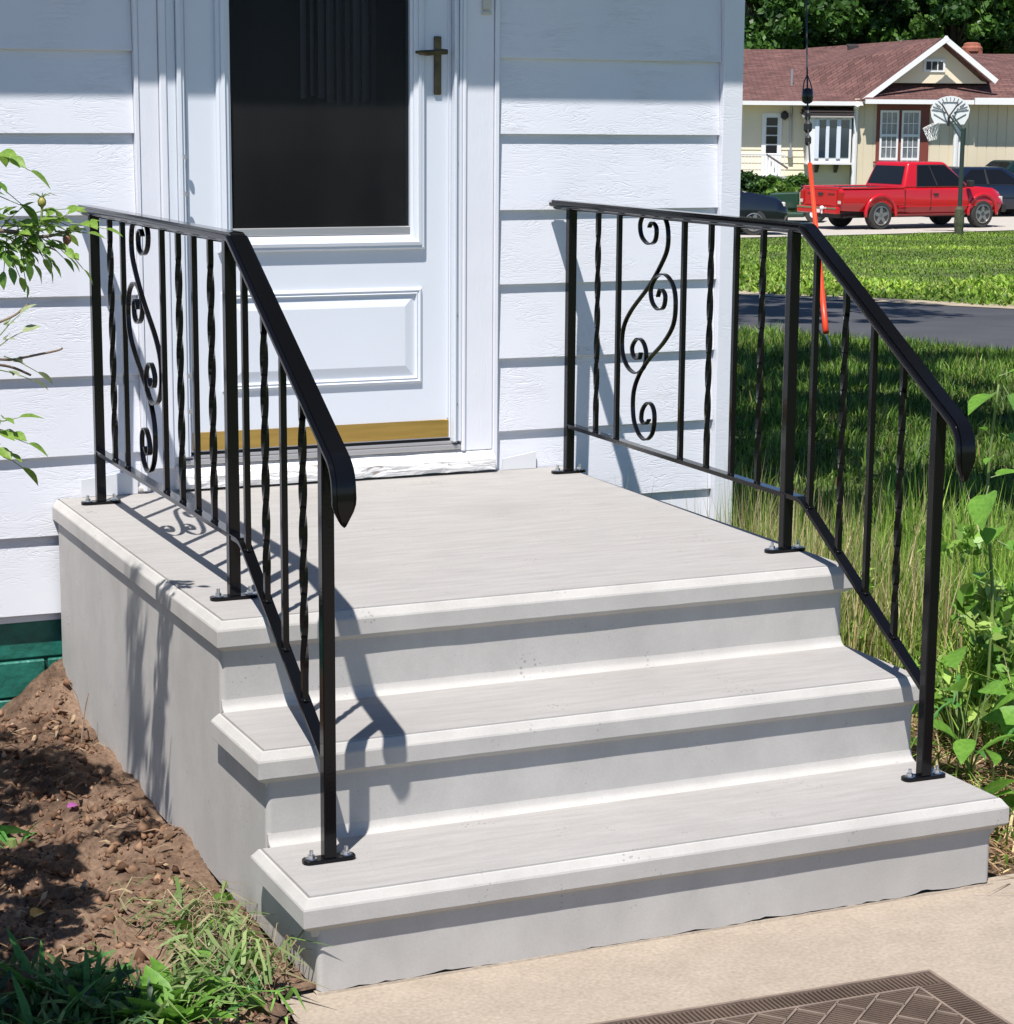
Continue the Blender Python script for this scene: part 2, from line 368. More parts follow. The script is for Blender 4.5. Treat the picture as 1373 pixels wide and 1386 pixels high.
def strip(name, m, near, far, l0, l1, lift, n=30, rows=6, thick=None):
    """sheet across the view, edges given as (depth at lat 3, slope per metre of lat)"""
    V = []; F = []
    for i in range(n+1):
        l = l0+(l1-l0)*i/n
        for j in range(rows+1):
            a = near[0]+near[1]*(l-3); b = far[0]+far[1]*(l-3); d = a+(b-a)*j/rows
            x, y = station(l, d); V.append((x, y, float(gz(x, y))+lift))
    for i in range(n):
        for j in range(rows): F.append((i*(rows+1)+j, (i+1)*(rows+1)+j, (i+1)*(rows+1)+j+1, i*(rows+1)+j+1))
    return structure(mesh_obj(name, V, F, m))
NEAR_E = (20.0, -1.15); FAR_E = (27.6, -0.95)
strip('road', ASPHALT, NEAR_E, FAR_E, -12, 20, 0.015)
SHOULDER = mat('sandy_shoulder', (0.30, 0.24, 0.16), 0.9, col2=(0.42, 0.35, 0.25), vscale=5, bump=0.01, bscale=50)
strip('road_shoulder', SHOULDER, (FAR_E[0]-0.05, FAR_E[1]), (FAR_E[0]+1.0, FAR_E[1]), -12, 20, 0.022, rows=2)
strip('driveway', DRIVE, (49.2, 0.78), (60.0, 0.62), 2, 26, 0.02)

# front walk: one slab, its top at z = 0, worn edge
wk = MB(); nx, ny = 26, 30; X0, X1, Y0, Y1 = -0.045, 1.68, -6.5, -2.15
Vw = []; Fw = []
for j in range(ny+1):
    for i in range(nx+1):
        x = X0+(X1-X0)*i/nx; y = Y0+(Y1-Y0)*j/ny
        if i in (0, nx): x += 0.006*mnoise.noise(Vector((y*6, i, 0)))
        Vw.append((x, y, 0.002*mnoise.noise(Vector((x*2, y*2, 3)))))
for j in range(ny):
    for i in range(nx): a = j*(nx+1)+i; Fw.append((a, a+1, a+nx+2, a+nx+1))
b0 = len(Vw)
rim = [j*(nx+1) for j in range(ny+1)]; rimr = [j*(nx+1)+nx for j in range(ny+1)]
for r_ in (rim, rimr):
    base = len(Vw); Vw += [(Vw[q][0], Vw[q][1], -0.12) for q in r_]
    for j in range(ny): Fw.append((r_[j], r_[j+1], base+j+1, base+j))
structure(mesh_obj('walkway', Vw, Fw, WALK), 'tan concrete front walk below the steps')

# ------------------------------------------------------------------ bare soil bed left of the steps
SOIL = bpy.data.materials.new('garden_soil'); SOIL.use_nodes = True
nt = SOIL.node_tree; b = nt.nodes['Principled BSDF']; b.inputs['Roughness'].default_value = 0.95; b.inputs['Specular IOR Level'].default_value = 0.15
tc = node(nt, 'ShaderNodeTexCoord')
n1 = node(nt, 'ShaderNodeTexNoise'); n1.inputs['Scale'].default_value = 3.2; n1.inputs['Detail'].default_value = 9; n1.inputs['Roughness'].default_value = 0.7; nt.links.new(tc.outputs['Object'], n1.inputs['Vector'])
cr = node(nt, 'ShaderNodeValToRGB'); cr.color_ramp.elements[0].position = 0.36; cr.color_ramp.elements[1].position = 0.60
cr.color_ramp.elements[0].color = (0.05, 0.030, 0.02, 1); cr.color_ramp.elements[1].color = (0.205, 0.135, 0.092, 1)
nt.links.new(n1.outputs[0], cr.inputs[0])
n2 = node(nt, 'ShaderNodeTexNoise'); n2.inputs['Scale'].default_value = 90; n2.inputs['Detail'].default_value = 5; nt.links.new(tc.outputs['Object'], n2.inputs['Vector'])
mx = node(nt, 'ShaderNodeMix', data_type='RGBA', blend_type='OVERLAY'); mx.inputs[0].default_value = 0.7
nt.links.new(cr.outputs[0], mx.inputs[6]); nt.links.new(n2.outputs[0], mx.inputs[7]); nt.links.new(mx.outputs[2], b.inputs['Base Color'])
bp = node(nt, 'ShaderNodeBump'); bp.inputs['Distance'].default_value = 0.006; nt.links.new(n2.outputs[0], bp.inputs['Height']); nt.links.new(bp.outputs[0], b.inputs['Normal'])

def soil_z(x, y):
    base = -0.015+0.03*math.exp(-((y+0.5)/0.7)**2)
    mound = 0.105*math.exp(-((x-0.03)/0.12)**2-((y+0.02)/0.20)**2)
    dip = -0.055*math.exp(-((x+0.24)/0.10)**2-((y+0.02)/0.12)**2)
    n = mnoise.fractal(Vector((x*3.5, y*3.5, 0)), 0.9, 2.1, 4)*0.030
    clod = (0.5-abs(mnoise.noise(Vector((x*13, y*13, 2)))))*0.034+abs(mnoise.noise(Vector((x*31, y*31, 5))))*0.016+abs(mnoise.noise(Vector((x*70, y*70, 8))))*0.007
    if y < -2.2: n *= 0.5
    return base+mound+dip+n+clod
xs = list(np.linspace(-3.2, -1.0, 12))+list(np.arange(-0.95, 0.056, 0.0085)); ys = list(np.linspace(-4.2, -2.75, 8))+list(np.arange(-2.7, 0.03, 0.0085))
V = []; F = []
for y in ys:
    for x in xs:
        xx = x
        lim = 0.05 if y > -2.18 else -0.05
        V.append((min(xx, lim), y, soil_z(x, y)))
n_ = len(xs)
for j in range(len(ys)-1):
    for i in range(n_-1): F.append((j*n_+i, j*n_+i+1, (j+1)*n_+i+1, (j+1)*n_+i))
structure(mesh_obj('garden_soil', V, F, SOIL, smooth=True), 'freshly dug brown soil beside the concrete steps')

# ------------------------------------------------------------------ white house
house = empty('white_house', (0, 0.018, 0))
tag(house, 'white lap-sided house with storm door behind the concrete steps', 'house')
HX0, HX1, HD = -4.2, 2.162, 7.5                        # plan of the house
w = MB()
w.box(HX0, 0.40, 0.0, 0.12, 0.25, 2.66); w.box(1.235, HX1-0.004, 0.0, 0.12, 0.25, 2.66); w.box(0.40, 1.235, 0.0, 0.12, 2.56, 2.66)
w.box(HX1-0.124, HX1-0.004, 0.12, HD, 0.25, 2.66); w.box(HX0, HX0+0.12, 0.12, HD, 0.25, 2.66); w.box(HX0, HX1-0.004, HD, HD+0.12, 0.25, 2.66)
w.build('wall', WHITE_TRIM, house)
LAP = 0.2185
def board(x0, x1, i, seed):
    rnd = random.Random(seed); zb = 0.271+LAP*i; zt = zb+LAP+0.014
    n = max(2, int((x1-x0)/0.12)); V = []; F = []
    for k in range(n+1):
        x = x0+(x1-x0)*k/n
        dz = 0.0022*mnoise.noise(Vector((x*1.7, i*3.1, seed))); dy = 0.0016*mnoise.noise(Vector((x*2.3, i*1.7, seed+9)))
        V += [(x, -0.0185+dy, zb+dz+0.002), (x, -0.0165+dy, zb+dz), (x, -0.003, zb+dz), (x, -0.001, zt), (x, -0.0045+dy*0.3, zt), ]
    for k in range(n):
        a = k*5; c = a+5
        for q in range(5): F.append((a+q, a+(q+1) % 5, c+(q+1) % 5, c+q))
    F += [tuple(range(5))[::-1], tuple(range(n*5, n*5+5))]
    me = mesh_obj('siding_board', V, F, WHITE_SIDE, house)
    bm = bmesh.new(); bm.from_mesh(me.data); bmesh.ops.recalc_face_normals(bm, faces=bm.faces); bm.to_mesh(me.data); bm.free()
for i in range(0, 11):
    board(HX0, 0.276, i, i+1); board(1.353, 2.089, i, i+41)
cb = MB().box(2.090, 2.158, -0.034, 0.0, 0.262, 2.64).box(2.140, 2.1648, 0.0005, 0.09, 0.262, 2.64).build('corner_board', siding_mat('white_corner_paint', (0.715, 0.724, 0.767), 0.6), house, bevel=0.002)
# casing round the door, built up of flat stock and metal channel
for x0, x1 in ((0.277, 0.289), (1.338, 1.352)): box('siding_channel', x0, x1, -0.031, 0.0, 0.60, 2.64, WHITE_TRIM, house, 0.0015)
for x0, x1 in ((0.2905, 0.3445), (1.249, 1.3365)): box('door_casing', x0, x1, -0.026, 0.0, 0.66, 2.60, WHITE_TRIM, house, 0.002)
for x0, x1 in ((0.3455, 0.366), (1.236, 1.2485)): box('casing_bead', x0, x1, -0.034, 0.0, 0.66, 2.60, WHITE_TRIM, house, 0.004, 2)
MB().box(0.29, 1.34, -0.026, 0.0, 2.602, 2.64).build('head_casing', WHITE_TRIM, house)
fr = MB()
fr.box(0.367, 0.392, -0.028, 0.05, 0.69, 2.60).box(0.393, 0.405, -0.040, 0.05, 0.69, 2.60).box(0.4055, 0.414, -0.033, 0.05, 0.69, 2.60)
fr.box(1.2075, 1.2155, -0.040, 0.05, 0.69, 2.60).box(1.2165, 1.2255, -0.029, 0.05, 0.69, 2.60).box(1.2265, 1.2350, -0.033, 0.05, 0.69, 2.60)
fr.build('storm_door_frame', WHITE_DOOR, house, bevel=0.0015)
for z in (0.80, 1.06, 1.50): 
    MB().cyl((1.2212, -0.0305, z), 1, 0.0035, 0.003, 10).build('frame_screw', STEEL, house)
# weathered wooden sill, metal threshold
sill = MB(); n = 40
Vs = []; Fs = []
for k in range(n+1):
    x = 0.375+(1.338-0.375)*k/n; q = lambda s: 0.0045*mnoise.noise(Vector((x*11, s, 1)))
    Vs += [(x, 0.05, 0.597), (x, -0.048+q(1), 0.600+abs(q(2))), (x, -0.051+q(3), 0.615+q(4)), (x, -0.050+q(5), 0.634+q(6)), (x, -0.043+q(7), 0.645+q(8)), (x, -0.012, 0.664+q(9)*0.5), (x, 0.05, 0.668)]
for k in range(n):
    for j in range(7): Fs.append((k*7+j, k*7+(j+1) % 7, (k+1)*7+(j+1) % 7, (k+1)*7+j))
Fs += [tuple(range(7)), tuple(range(n*7, n*7+7))[::-1]]
mesh_obj('door_sill', Vs, Fs, PEEL, house, smooth=False)
MB().box(0.393, 1.236, -0.030, 0.06, 0.6655, 0.680).box(0.40, 1.23, -0.018, 0.06, 0.6805, 0.6905).build('threshold', ALU, house, bevel=0.003)
# patches of metal flashing where wall and platform meet
for V_ in ([(1.372, 0.594), (1.482, 0.594), (1.482, 0.644), (1.372, 0.628)], [(0.105, 0.594), (0.262, 0.594), (0.262, 0.66), (0.105, 0.642)]):
    MB().prism(V_, 1, -0.024, -0.0195).build('flashing_patch', mat('grey_white_sheet', (0.66, 0.67, 0.68), 0.4), house)
MB().box(0.262, 0.30, -0.028, -0.003, 0.596, 0.613).build('mortar_patch', RISER, house, bevel=0.006)
# door bell
MB().box(1.296, 1.322, -0.040, -0.0265, 1.935, 2.02).box(1.2945, 1.3235, -0.036, -0.0265, 1.921, 1.930).build('door_bell', mat('beige_plastic', (0.55, 0.52, 0.45), 0.5), house, bevel=0.002)
# green painted block foundation
fo = empty('foundation'); fo.parent = house
for r_, (z0, z1) in enumerate(((-0.30, -0.125), (-0.12, 0.030), (0.035, 0.137), (0.142, 0.268))):
    k = 0
    x = HX0
    while x < HX1-0.05:
        wd = 0.40 if (k or r_ % 2) else 0.20
        x2 = min(x+wd, HX1-0.01)
        box('foundation_block', x+0.004, x2-0.004, 0.008 if r_ < 3 else 0.016, 0.2, z0, z1, GREENP, fo, 0.004)
        x = x2; k += 1
MB().box(HX0, HX1-0.02, 0.022, 0.18, -0.3, 0.262).build('mortar', mat('dark_green_mortar', (0.006, 0.045, 0.035), 0.8), fo)
# roof, soffit, fascia: their edge casts the shade across the top of the wall
rf = MB()
rf.prism([(-0.36, 2.58), (-0.33, 2.70), (3.75, 4.45), (7.9, 2.70), (7.95, 2.58), (3.75, 4.32)], 0, HX0-0.35, HX1+0.34)
rfo = rf.build('roof', SHINGLE, house)
MB().box(HX0-0.3, HX1+0.30, -0.325, -0.30, 2.50, 2.60).build('fascia', WHITE_TRIM, house)
MB().box(HX0-0.3, HX1+0.30, -0.299, 0.0, 2.545, 2.565).build('soffit', WHITE_TRIM, house)
MB().prism([(0.0, 2.66), (7.5, 2.66), (3.75, 4.2)], 0, HX1-0.05, HX1-0.006).build('gable_wall', WHITE_TRIM, house)
# dark hall behind the door with a rack of vertical blind slats
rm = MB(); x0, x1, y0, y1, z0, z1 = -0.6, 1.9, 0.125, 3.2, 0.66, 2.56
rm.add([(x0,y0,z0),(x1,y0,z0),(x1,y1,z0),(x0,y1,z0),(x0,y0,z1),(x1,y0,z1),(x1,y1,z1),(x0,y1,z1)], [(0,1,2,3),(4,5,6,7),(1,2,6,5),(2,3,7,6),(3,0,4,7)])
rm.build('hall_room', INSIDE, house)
for k in range(9):
    x = 0.935+k*0.0285; zb = 1.685+(0.0 if k < 3 else -0.02)+0.008*(k % 2)
    s_ = MB(); a = 0.5+0.25*math.sin(k*1.7); dx = 0.013*math.cos(a); dy = 0.013*math.sin(a)
    s_.add([(x-dx, 0.50-dy, zb), (x, 0.496, zb-0.002), (x+dx, 0.50+dy, zb), (x-dx, 0.50-dy, 2.5), (x, 0.496, 2.5), (x+dx, 0.50+dy, 2.5)], [(0,1,4,3), (1,2,5,4)])
    s_.build('blind_slat', BLIND, house)

# storm door: part of the house, its pieces one level down
dr = MB(); YF = -0.014
dr.box(0.4155, 0.520, YF, 0.02, 0.700, 2.59).box(1.108, 1.2065, YF, 0.02, 0.700, 2.59).box(0.520, 1.108, YF, 0.02, 2.46, 2.59).box(0.520, 1.108, YF, 0.02, 0.700, 1.268)
door = dr.build('storm_door', WHITE_DOOR, house)
def rect_rings(mb, rings):
    """nested rectangles (x0,x1,z0,z1,y) lofted into a frame"""
    V = []; F = []
    for (a, b_, c_, d_, y) in rings: V += [(a, y, c_), (b_, y, c_), (b_, y, d_), (a, y, d_)]
    for i in range(len(rings)-1):
        for k in range(4): F.append((i*4+k, i*4+(k+1) % 4, (i+1)*4+(k+1) % 4, (i+1)*4+k))
    mb.add(V, F)
def inset(r, d, y): return (r[0]+d, r[1]-d, r[2]+d, r[3]-d, y)
g = (0.506, 1.121, 1.256, 2.474)
mb = MB(); rect_rings(mb, [inset(g, 0, YF), inset(g, 0, YF-0.012), inset(g, 0.006, YF-0.017), inset(g, 0.012, YF-0.015), inset(g, 0.0125, YF-0.020), inset(g, 0.022, YF-0.022), inset(g, 0.0225, YF-0.015), inset(g, 0.034, YF-0.013), inset(g, 0.035, YF-0.006), inset(g, 0.042, YF-0.004), inset(g, 0.042, 0.015)])
mb.build('glass_moulding', WHITE_DOOR, door)
box('glass_rail', 0.549, 1.078, YF-0.003, 0.012, 1.2995, 1.322, ALU, door, 0.002)
MB().box(0.546, 1.080, -0.006, -0.002, 1.30, 2.44).build('glass', GLASS, door)
pn = (0.512, 1.115, 0.866, 1.146)
mb = MB(); rect_rings(mb, [inset(pn, 0, YF), inset(pn, 0.003, YF-0.008), inset(pn, 0.008, YF-0.010), inset(pn, 0.013, YF-0.006), inset(pn, 0.017, YF-0.009), inset(pn, 0.021, YF-0.0005), inset(pn, 0.024, YF-0.0005), inset(pn, 0.052, YF-0.008), inset(pn, 0.054, YF-0.0085)])
i_ = inset(pn, 0.054, YF-0.0085); mb.add([(i_[0], i_[4], i_[2]), (i_[1], i_[4], i_[2]), (i_[1], i_[4], i_[3]), (i_[0], i_[4], i_[3])], [(0,1,2,3)])
mb.build('raised_panel', WHITE_DOOR, door)
MB().box(1.1945, 1.1985, YF-0.003, YF, 0.76, 2.58).box(0.4225, 0.4265, YF-0.003, YF, 0.76, 2.58).build('edge_bead', WHITE_DOOR, door)
box('kick_strip', 0.424, 1.200, YF-0.004, YF, 0.703, 0.755, BRASS, door, 0.0015)
box('door_sweep', 0.420, 1.204, YF+0.004, 0.018, 0.6915, 0.7005, RUBBER, door)
for z in (0.87, 1.47, 2.2):
    for q in (-0.05, 0.05): MB().tube([(0.4095, -0.046, z+q-0.006), (0.4095, -0.046, z+q+0.006)], 0.006, 8).build('hinge', ALU, door)
h = MB().box(1.152, 1.1745, YF-0.008, YF-0.0005, 1.694, 1.858).build('handle_plate', OLDBRASS, door, bevel=0.003)
hl = MB(); pth = [(1.181, YF-0.032, 1.814), (1.163, YF-0.032, 1.814), (1.145, YF-0.034, 1.812), (1.12, YF-0.038, 1.810), (1.098, YF-0.039, 1.8105), (1.083, YF-0.036, 1.812)]
hl.tube(pth, [0.0075, 0.009, 0.008, 0.0085, 0.007, 0.003], 10); hl.tube([(1.163, YF, 1.814), (1.163, YF-0.032, 1.814)], 0.008, 10)
hl.build('handle_lever', OLDBRASS, door, smooth=True)

# ------------------------------------------------------------------ precast concrete steps
steps = empty('concrete_steps', (0.8, -1.1, 0)); steps_off = Vector((-0.8, 1.1, 0))
tag(steps, 'pale grey concrete steps and landing below the storm door', 'steps')
D, T = 1.586, 0.3095
Z1, Z2, Z3 = 0.198, 0.396, 0.593
YB = [-D, -D-T, -D-2*T]
INS = 0.019
def slab(name, x0, x1, y0, y1, z, back):
    """bevelled slab: y0 front, y1 back; the back edge stays square when it runs into a riser"""
    rings = [(0.024, -0.084), (0.020, -0.070), (0.004, -0.060), (0.0, -0.055), (0.0, -0.022), (0.0015, -0.018), (0.0035, -0.0155), (0.0125, -0.0035), (0.0155, -0.0018), (0.0162, -0.0090), (0.0190, -0.0090), (0.0198, 0.0)]
    nseg = 60; V = []; F = []
    n = 0
    for ri, (d, dz) in enumerate(rings):
        ring = []
        db = d if back else 0.0
        xa, xb, ya, yb = x0+d, x1-d, y0+d, y1-db
        for k in range(nseg): ring.append((xa+(xb-xa)*k/nseg, ya))
        for k in range(nseg//2): ring.append((xb, ya+(yb-ya)*k/(nseg//2)))
        for k in range(4): ring.append((xb+(xa-xb)*k/4, yb))
        for k in range(nseg//2): ring.append((xa, yb+(ya-yb)*k/(nseg//2)))
        wob = 0.0011 if 2 <= ri <= 7 else 0.0002
        for (x, y) in ring:
            q = mnoise.noise(Vector((x*17, y*17, ri*0.35+z*9))); q2 = mnoise.noise(Vector((x*60, y*60, z*5+ri)))
            V.append((x, y, z+dz+(q*0.6+q2*0.4)*wob)); 
        n = len(ring)
    for i in range(len(rings)-1):
        for k in range(n): F.append((i*n+k, i*n+(k+1) % n, (i+1)*n+(k+1) % n, (i+1)*n+k))
    F.append(tuple(range((len(rings)-1)*n, len(rings)*n)))
    V = [Vector(v)+steps_off for v in V]
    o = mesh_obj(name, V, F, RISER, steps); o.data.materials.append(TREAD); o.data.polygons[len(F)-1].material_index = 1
    bm = bmesh.new(); bm.from_mesh(o.data); bmesh.ops.recalc_face_normals(bm, faces=bm.faces); bm.to_mesh(o.data); bm.free()
    return o
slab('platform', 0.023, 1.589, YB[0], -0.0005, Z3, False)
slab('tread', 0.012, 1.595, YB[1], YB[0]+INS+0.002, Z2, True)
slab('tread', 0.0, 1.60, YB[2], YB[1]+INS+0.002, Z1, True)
def riser(name, x0, x1, yf, z0, z1, jag=False):
    """hollow-backed block: front and two sides with rounded corners, cove along the foot"""
    r = 0.012; pts = []
    pts.append((x0, -0.02))
    ny = 16
    for k in range(ny+1): pts.append((x0, -0.02+(yf+r+0.02)*k/ny))
    for k in range(1, 5): a = math.pi*(1+0.5*k/5); pts.append((x0+r+r*math.cos(a), yf+r+r*math.sin(a)))
    nx = 110
    for k in range(nx+1): pts.append((x0+r+(x1-x0-2*r)*k/nx, yf))
    for k in range(1, 5): a = math.pi*(1.5+0.5*k/5); pts.append((x1-r+r*math.cos(a), yf+r+r*math.sin(a)))
    for k in range(ny+1): pts.append((x1, yf+r+(-0.02-yf-r)*k/ny))
    V = []; F = []; n = len(pts)
    zs = [0, 0.012, 0.03, 0.5, 1.0]
    for zi, t in enumerate(zs):
        for (x, y) in pts:
            z = z0+t*(z1-z0) if zi >= 3 else z0+t
            if jag and zi == 0: z = 0.004+0.012*max(0, mnoise.noise(Vector((x*9, y*9, 1))))+0.006*max(0, mnoise.noise(Vector((x*40, y*40, 2))))
            if jag and zi == 1: z = z0+0.022
            if jag and zi == 2: z = z0+0.04
            q = 0.0012*mnoise.noise(Vector((x*5, y*5, z*5)))
            V.append((x, y+(q if abs(y-yf) < 0.003 else 0), z))
    for i in range(len(zs)-1):
        for k in range(n-1): F.append((i*n+k, i*n+k+1, (i+1)*n+k+1, (i+1)*n+k))
    V = [Vector(v)+steps_off for v in V]
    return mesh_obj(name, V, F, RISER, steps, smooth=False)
SX0, SX1 = 0.034, 1.572
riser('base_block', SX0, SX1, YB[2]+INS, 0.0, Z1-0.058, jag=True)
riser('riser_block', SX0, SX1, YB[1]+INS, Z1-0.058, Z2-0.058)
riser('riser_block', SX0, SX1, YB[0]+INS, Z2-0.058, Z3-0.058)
for (x0, x1, yf, z) in ((SX0, SX1, YB[1]+INS, Z1), (SX0, SX1, YB[0]+INS, Z2)):
    q = MB(); P = [(yf+0.004, z-0.004), (yf-0.020, z-0.0005), (yf-0.014, z+0.0018), (yf-0.007, z+0.006), (yf-0.003, z+0.012), (yf-0.0005, z+0.022), (yf+0.004, z+0.022)]
    P = [(a+1.1, b_) for a, b_ in P]
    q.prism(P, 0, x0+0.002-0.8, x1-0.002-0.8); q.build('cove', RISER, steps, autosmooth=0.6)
MB().box(0.06-0.8, 1.54-0.8, YB[2]+0.06+1.1, -0.05+1.1, -0.1, 0.10).build('inner_fill', mat('dark_gap', (0.10, 0.075, 0.05), 0.9), steps)
# ragged mortar squeezed out at the foot of the lowest riser
q = MB(); nn = 90; V = []; F = []
for k in range(nn+1):
    x = INS+0.01+(1.58-INS-0.01)*k/nn-0.8; s_ = 0.5+0.5*mnoise.noise(Vector((x*7, 0, 4))); h_ = 0.003+0.010*s_*abs(mnoise.noise(Vector((x*30, 1, 1)))); y = YB[2]+INS+1.1
    V += [(x, y+0.03, -0.006), (x, y-0.001-0.007*s_, -0.006), (x, y-0.003*s_, h_), (x, y+0.03, h_)]
for k in range(nn):
    for j in range(4): F.append((k*4+j, k*4+(j+1) % 4, (k+1)*4+(j+1) % 4, (k+1)*4+j))
mesh_obj('mortar_bead', V, F, WALK, steps)

# ------------------------------------------------------------------ iron railings
CAP = [(-0.0235, 0.0), (-0.0245, 0.004), (-0.0225, 0.0085), (-0.0175, 0.0105), (-0.0125, 0.0105), (-0.0105, 0.0135), (-0.0065, 0.0165), (0.0, 0.0175), (0.0065, 0.0165), (0.0105, 0.0135), (0.0125, 0.0105), (0.0175, 0.0105), (0.0225, 0.0085), (0.0245, 0.004), (0.0235, 0.0), (0.016, -0.0015), (0.016, -0.006), (-0.016, -0.006), (-0.016, -0.0015)]
SCROLL_A = [(-0.620, 1.343), (-0.637, 1.357), (-0.663, 1.342), (-0.656, 1.308), (-0.616, 1.298), (-0.575, 1.317), (-0.567, 1.354), (-0.601, 1.384), (-0.646, 1.391), (-0.690, 1.384), (-0.727, 1.352), (-0.730, 1.294), (-0.687, 1.239), (-0.621, 1.181), (-0.518, 1.108), (-0.472, 1.054), (-0.468, 0.993), (-0.500, 0.953), (-0.554, 0.939), (-0.602, 0.960), (-0.616, 0.998), (-0.598, 1.028), (-0.562, 1.036), (-0.530, 1.010), (-0.540, 0.984), (-0.572, 0.980), (-0.583, 0.999)]
SCROLL_B = [(-0.679, 1.160), (-0.695, 1.182), (-0.722, 1.167), (-0.714, 1.135), (-0.680, 1.126), (-0.645, 1.145), (-0.638, 1.182), (-0.672, 1.214), (-0.721, 1.222), (-0.767, 1.196), (-0.783, 1.151), (-0.772, 1.093), (-0.718, 1.040), (-0.632, 0.985), (-0.572, 0.933), (-0.542, 0.880), (-0.545, 0.815), (-0.575, 0.776), (-0.620, 0.762), (-0.660, 0.784), (-0.673, 0.826), (-0.663, 0.857), (-0.633, 0.867), (-0.601, 0.845), (-0.594, 0.815), (-0.618, 0.805), (-0.641, 0.821)]
def arc(P, r, n=6):
    """polyline with its inner corners rounded"""
    P = [Vector(p) for p in P]; out = [P[0]]
    for i in range(1, len(P)-1):
        a = (P[i-1]-P[i]).normalized(); c = (P[i+1]-P[i]).normalized(); rr = r[i-1]
        s = P[i]+a*rr; e = P[i]+c*rr
        for k in range(n+1):
            t = k/n; out.append(s*(1-t)**2+P[i]*2*t*(1-t)+e*t*t)
    out.append(P[-1]); return out
def bar(mb, x, y, z0, z1, w, twist=False, phase=0.0):
    n = 56 if twist else 1; V = []; F = []; h_ = w/2
    for i in range(n+1):
        t = i/n; a = 0.0
        if twist: a = math.pi*2*1.5*min(1, max(0, (t-0.10)/0.80))+phase*0
        hw = h_*(0.98 if twist else 1)
        for (sx, sy) in ((-1,-1), (1,-1), (1,1), (-1,1)):
            V.append((x+hw*(sx*math.cos(a)-sy*math.sin(a)), y+hw*(sx*math.sin(a)+sy*math.cos(a)), z0+(z1-z0)*t))
    for i in range(n):
        for k in range(4): F.append((i*4+k, i*4+(k+1) % 4, (i+1)*4+(k+1) % 4, (i+1)*4+k))
    F += [(3,2,1,0), tuple(range(n*4, n*4+4))]; mb.add(V, F)
TOPZ = 1.386; BOTZ = 0.735
def rail_z(y): return TOPZ if y > -1.445 else TOPZ-(-1.445-y)*0.588
def bot_z(y): return BOTZ if y > -1.462 else BOTZ-(-1.462-y)*0.617
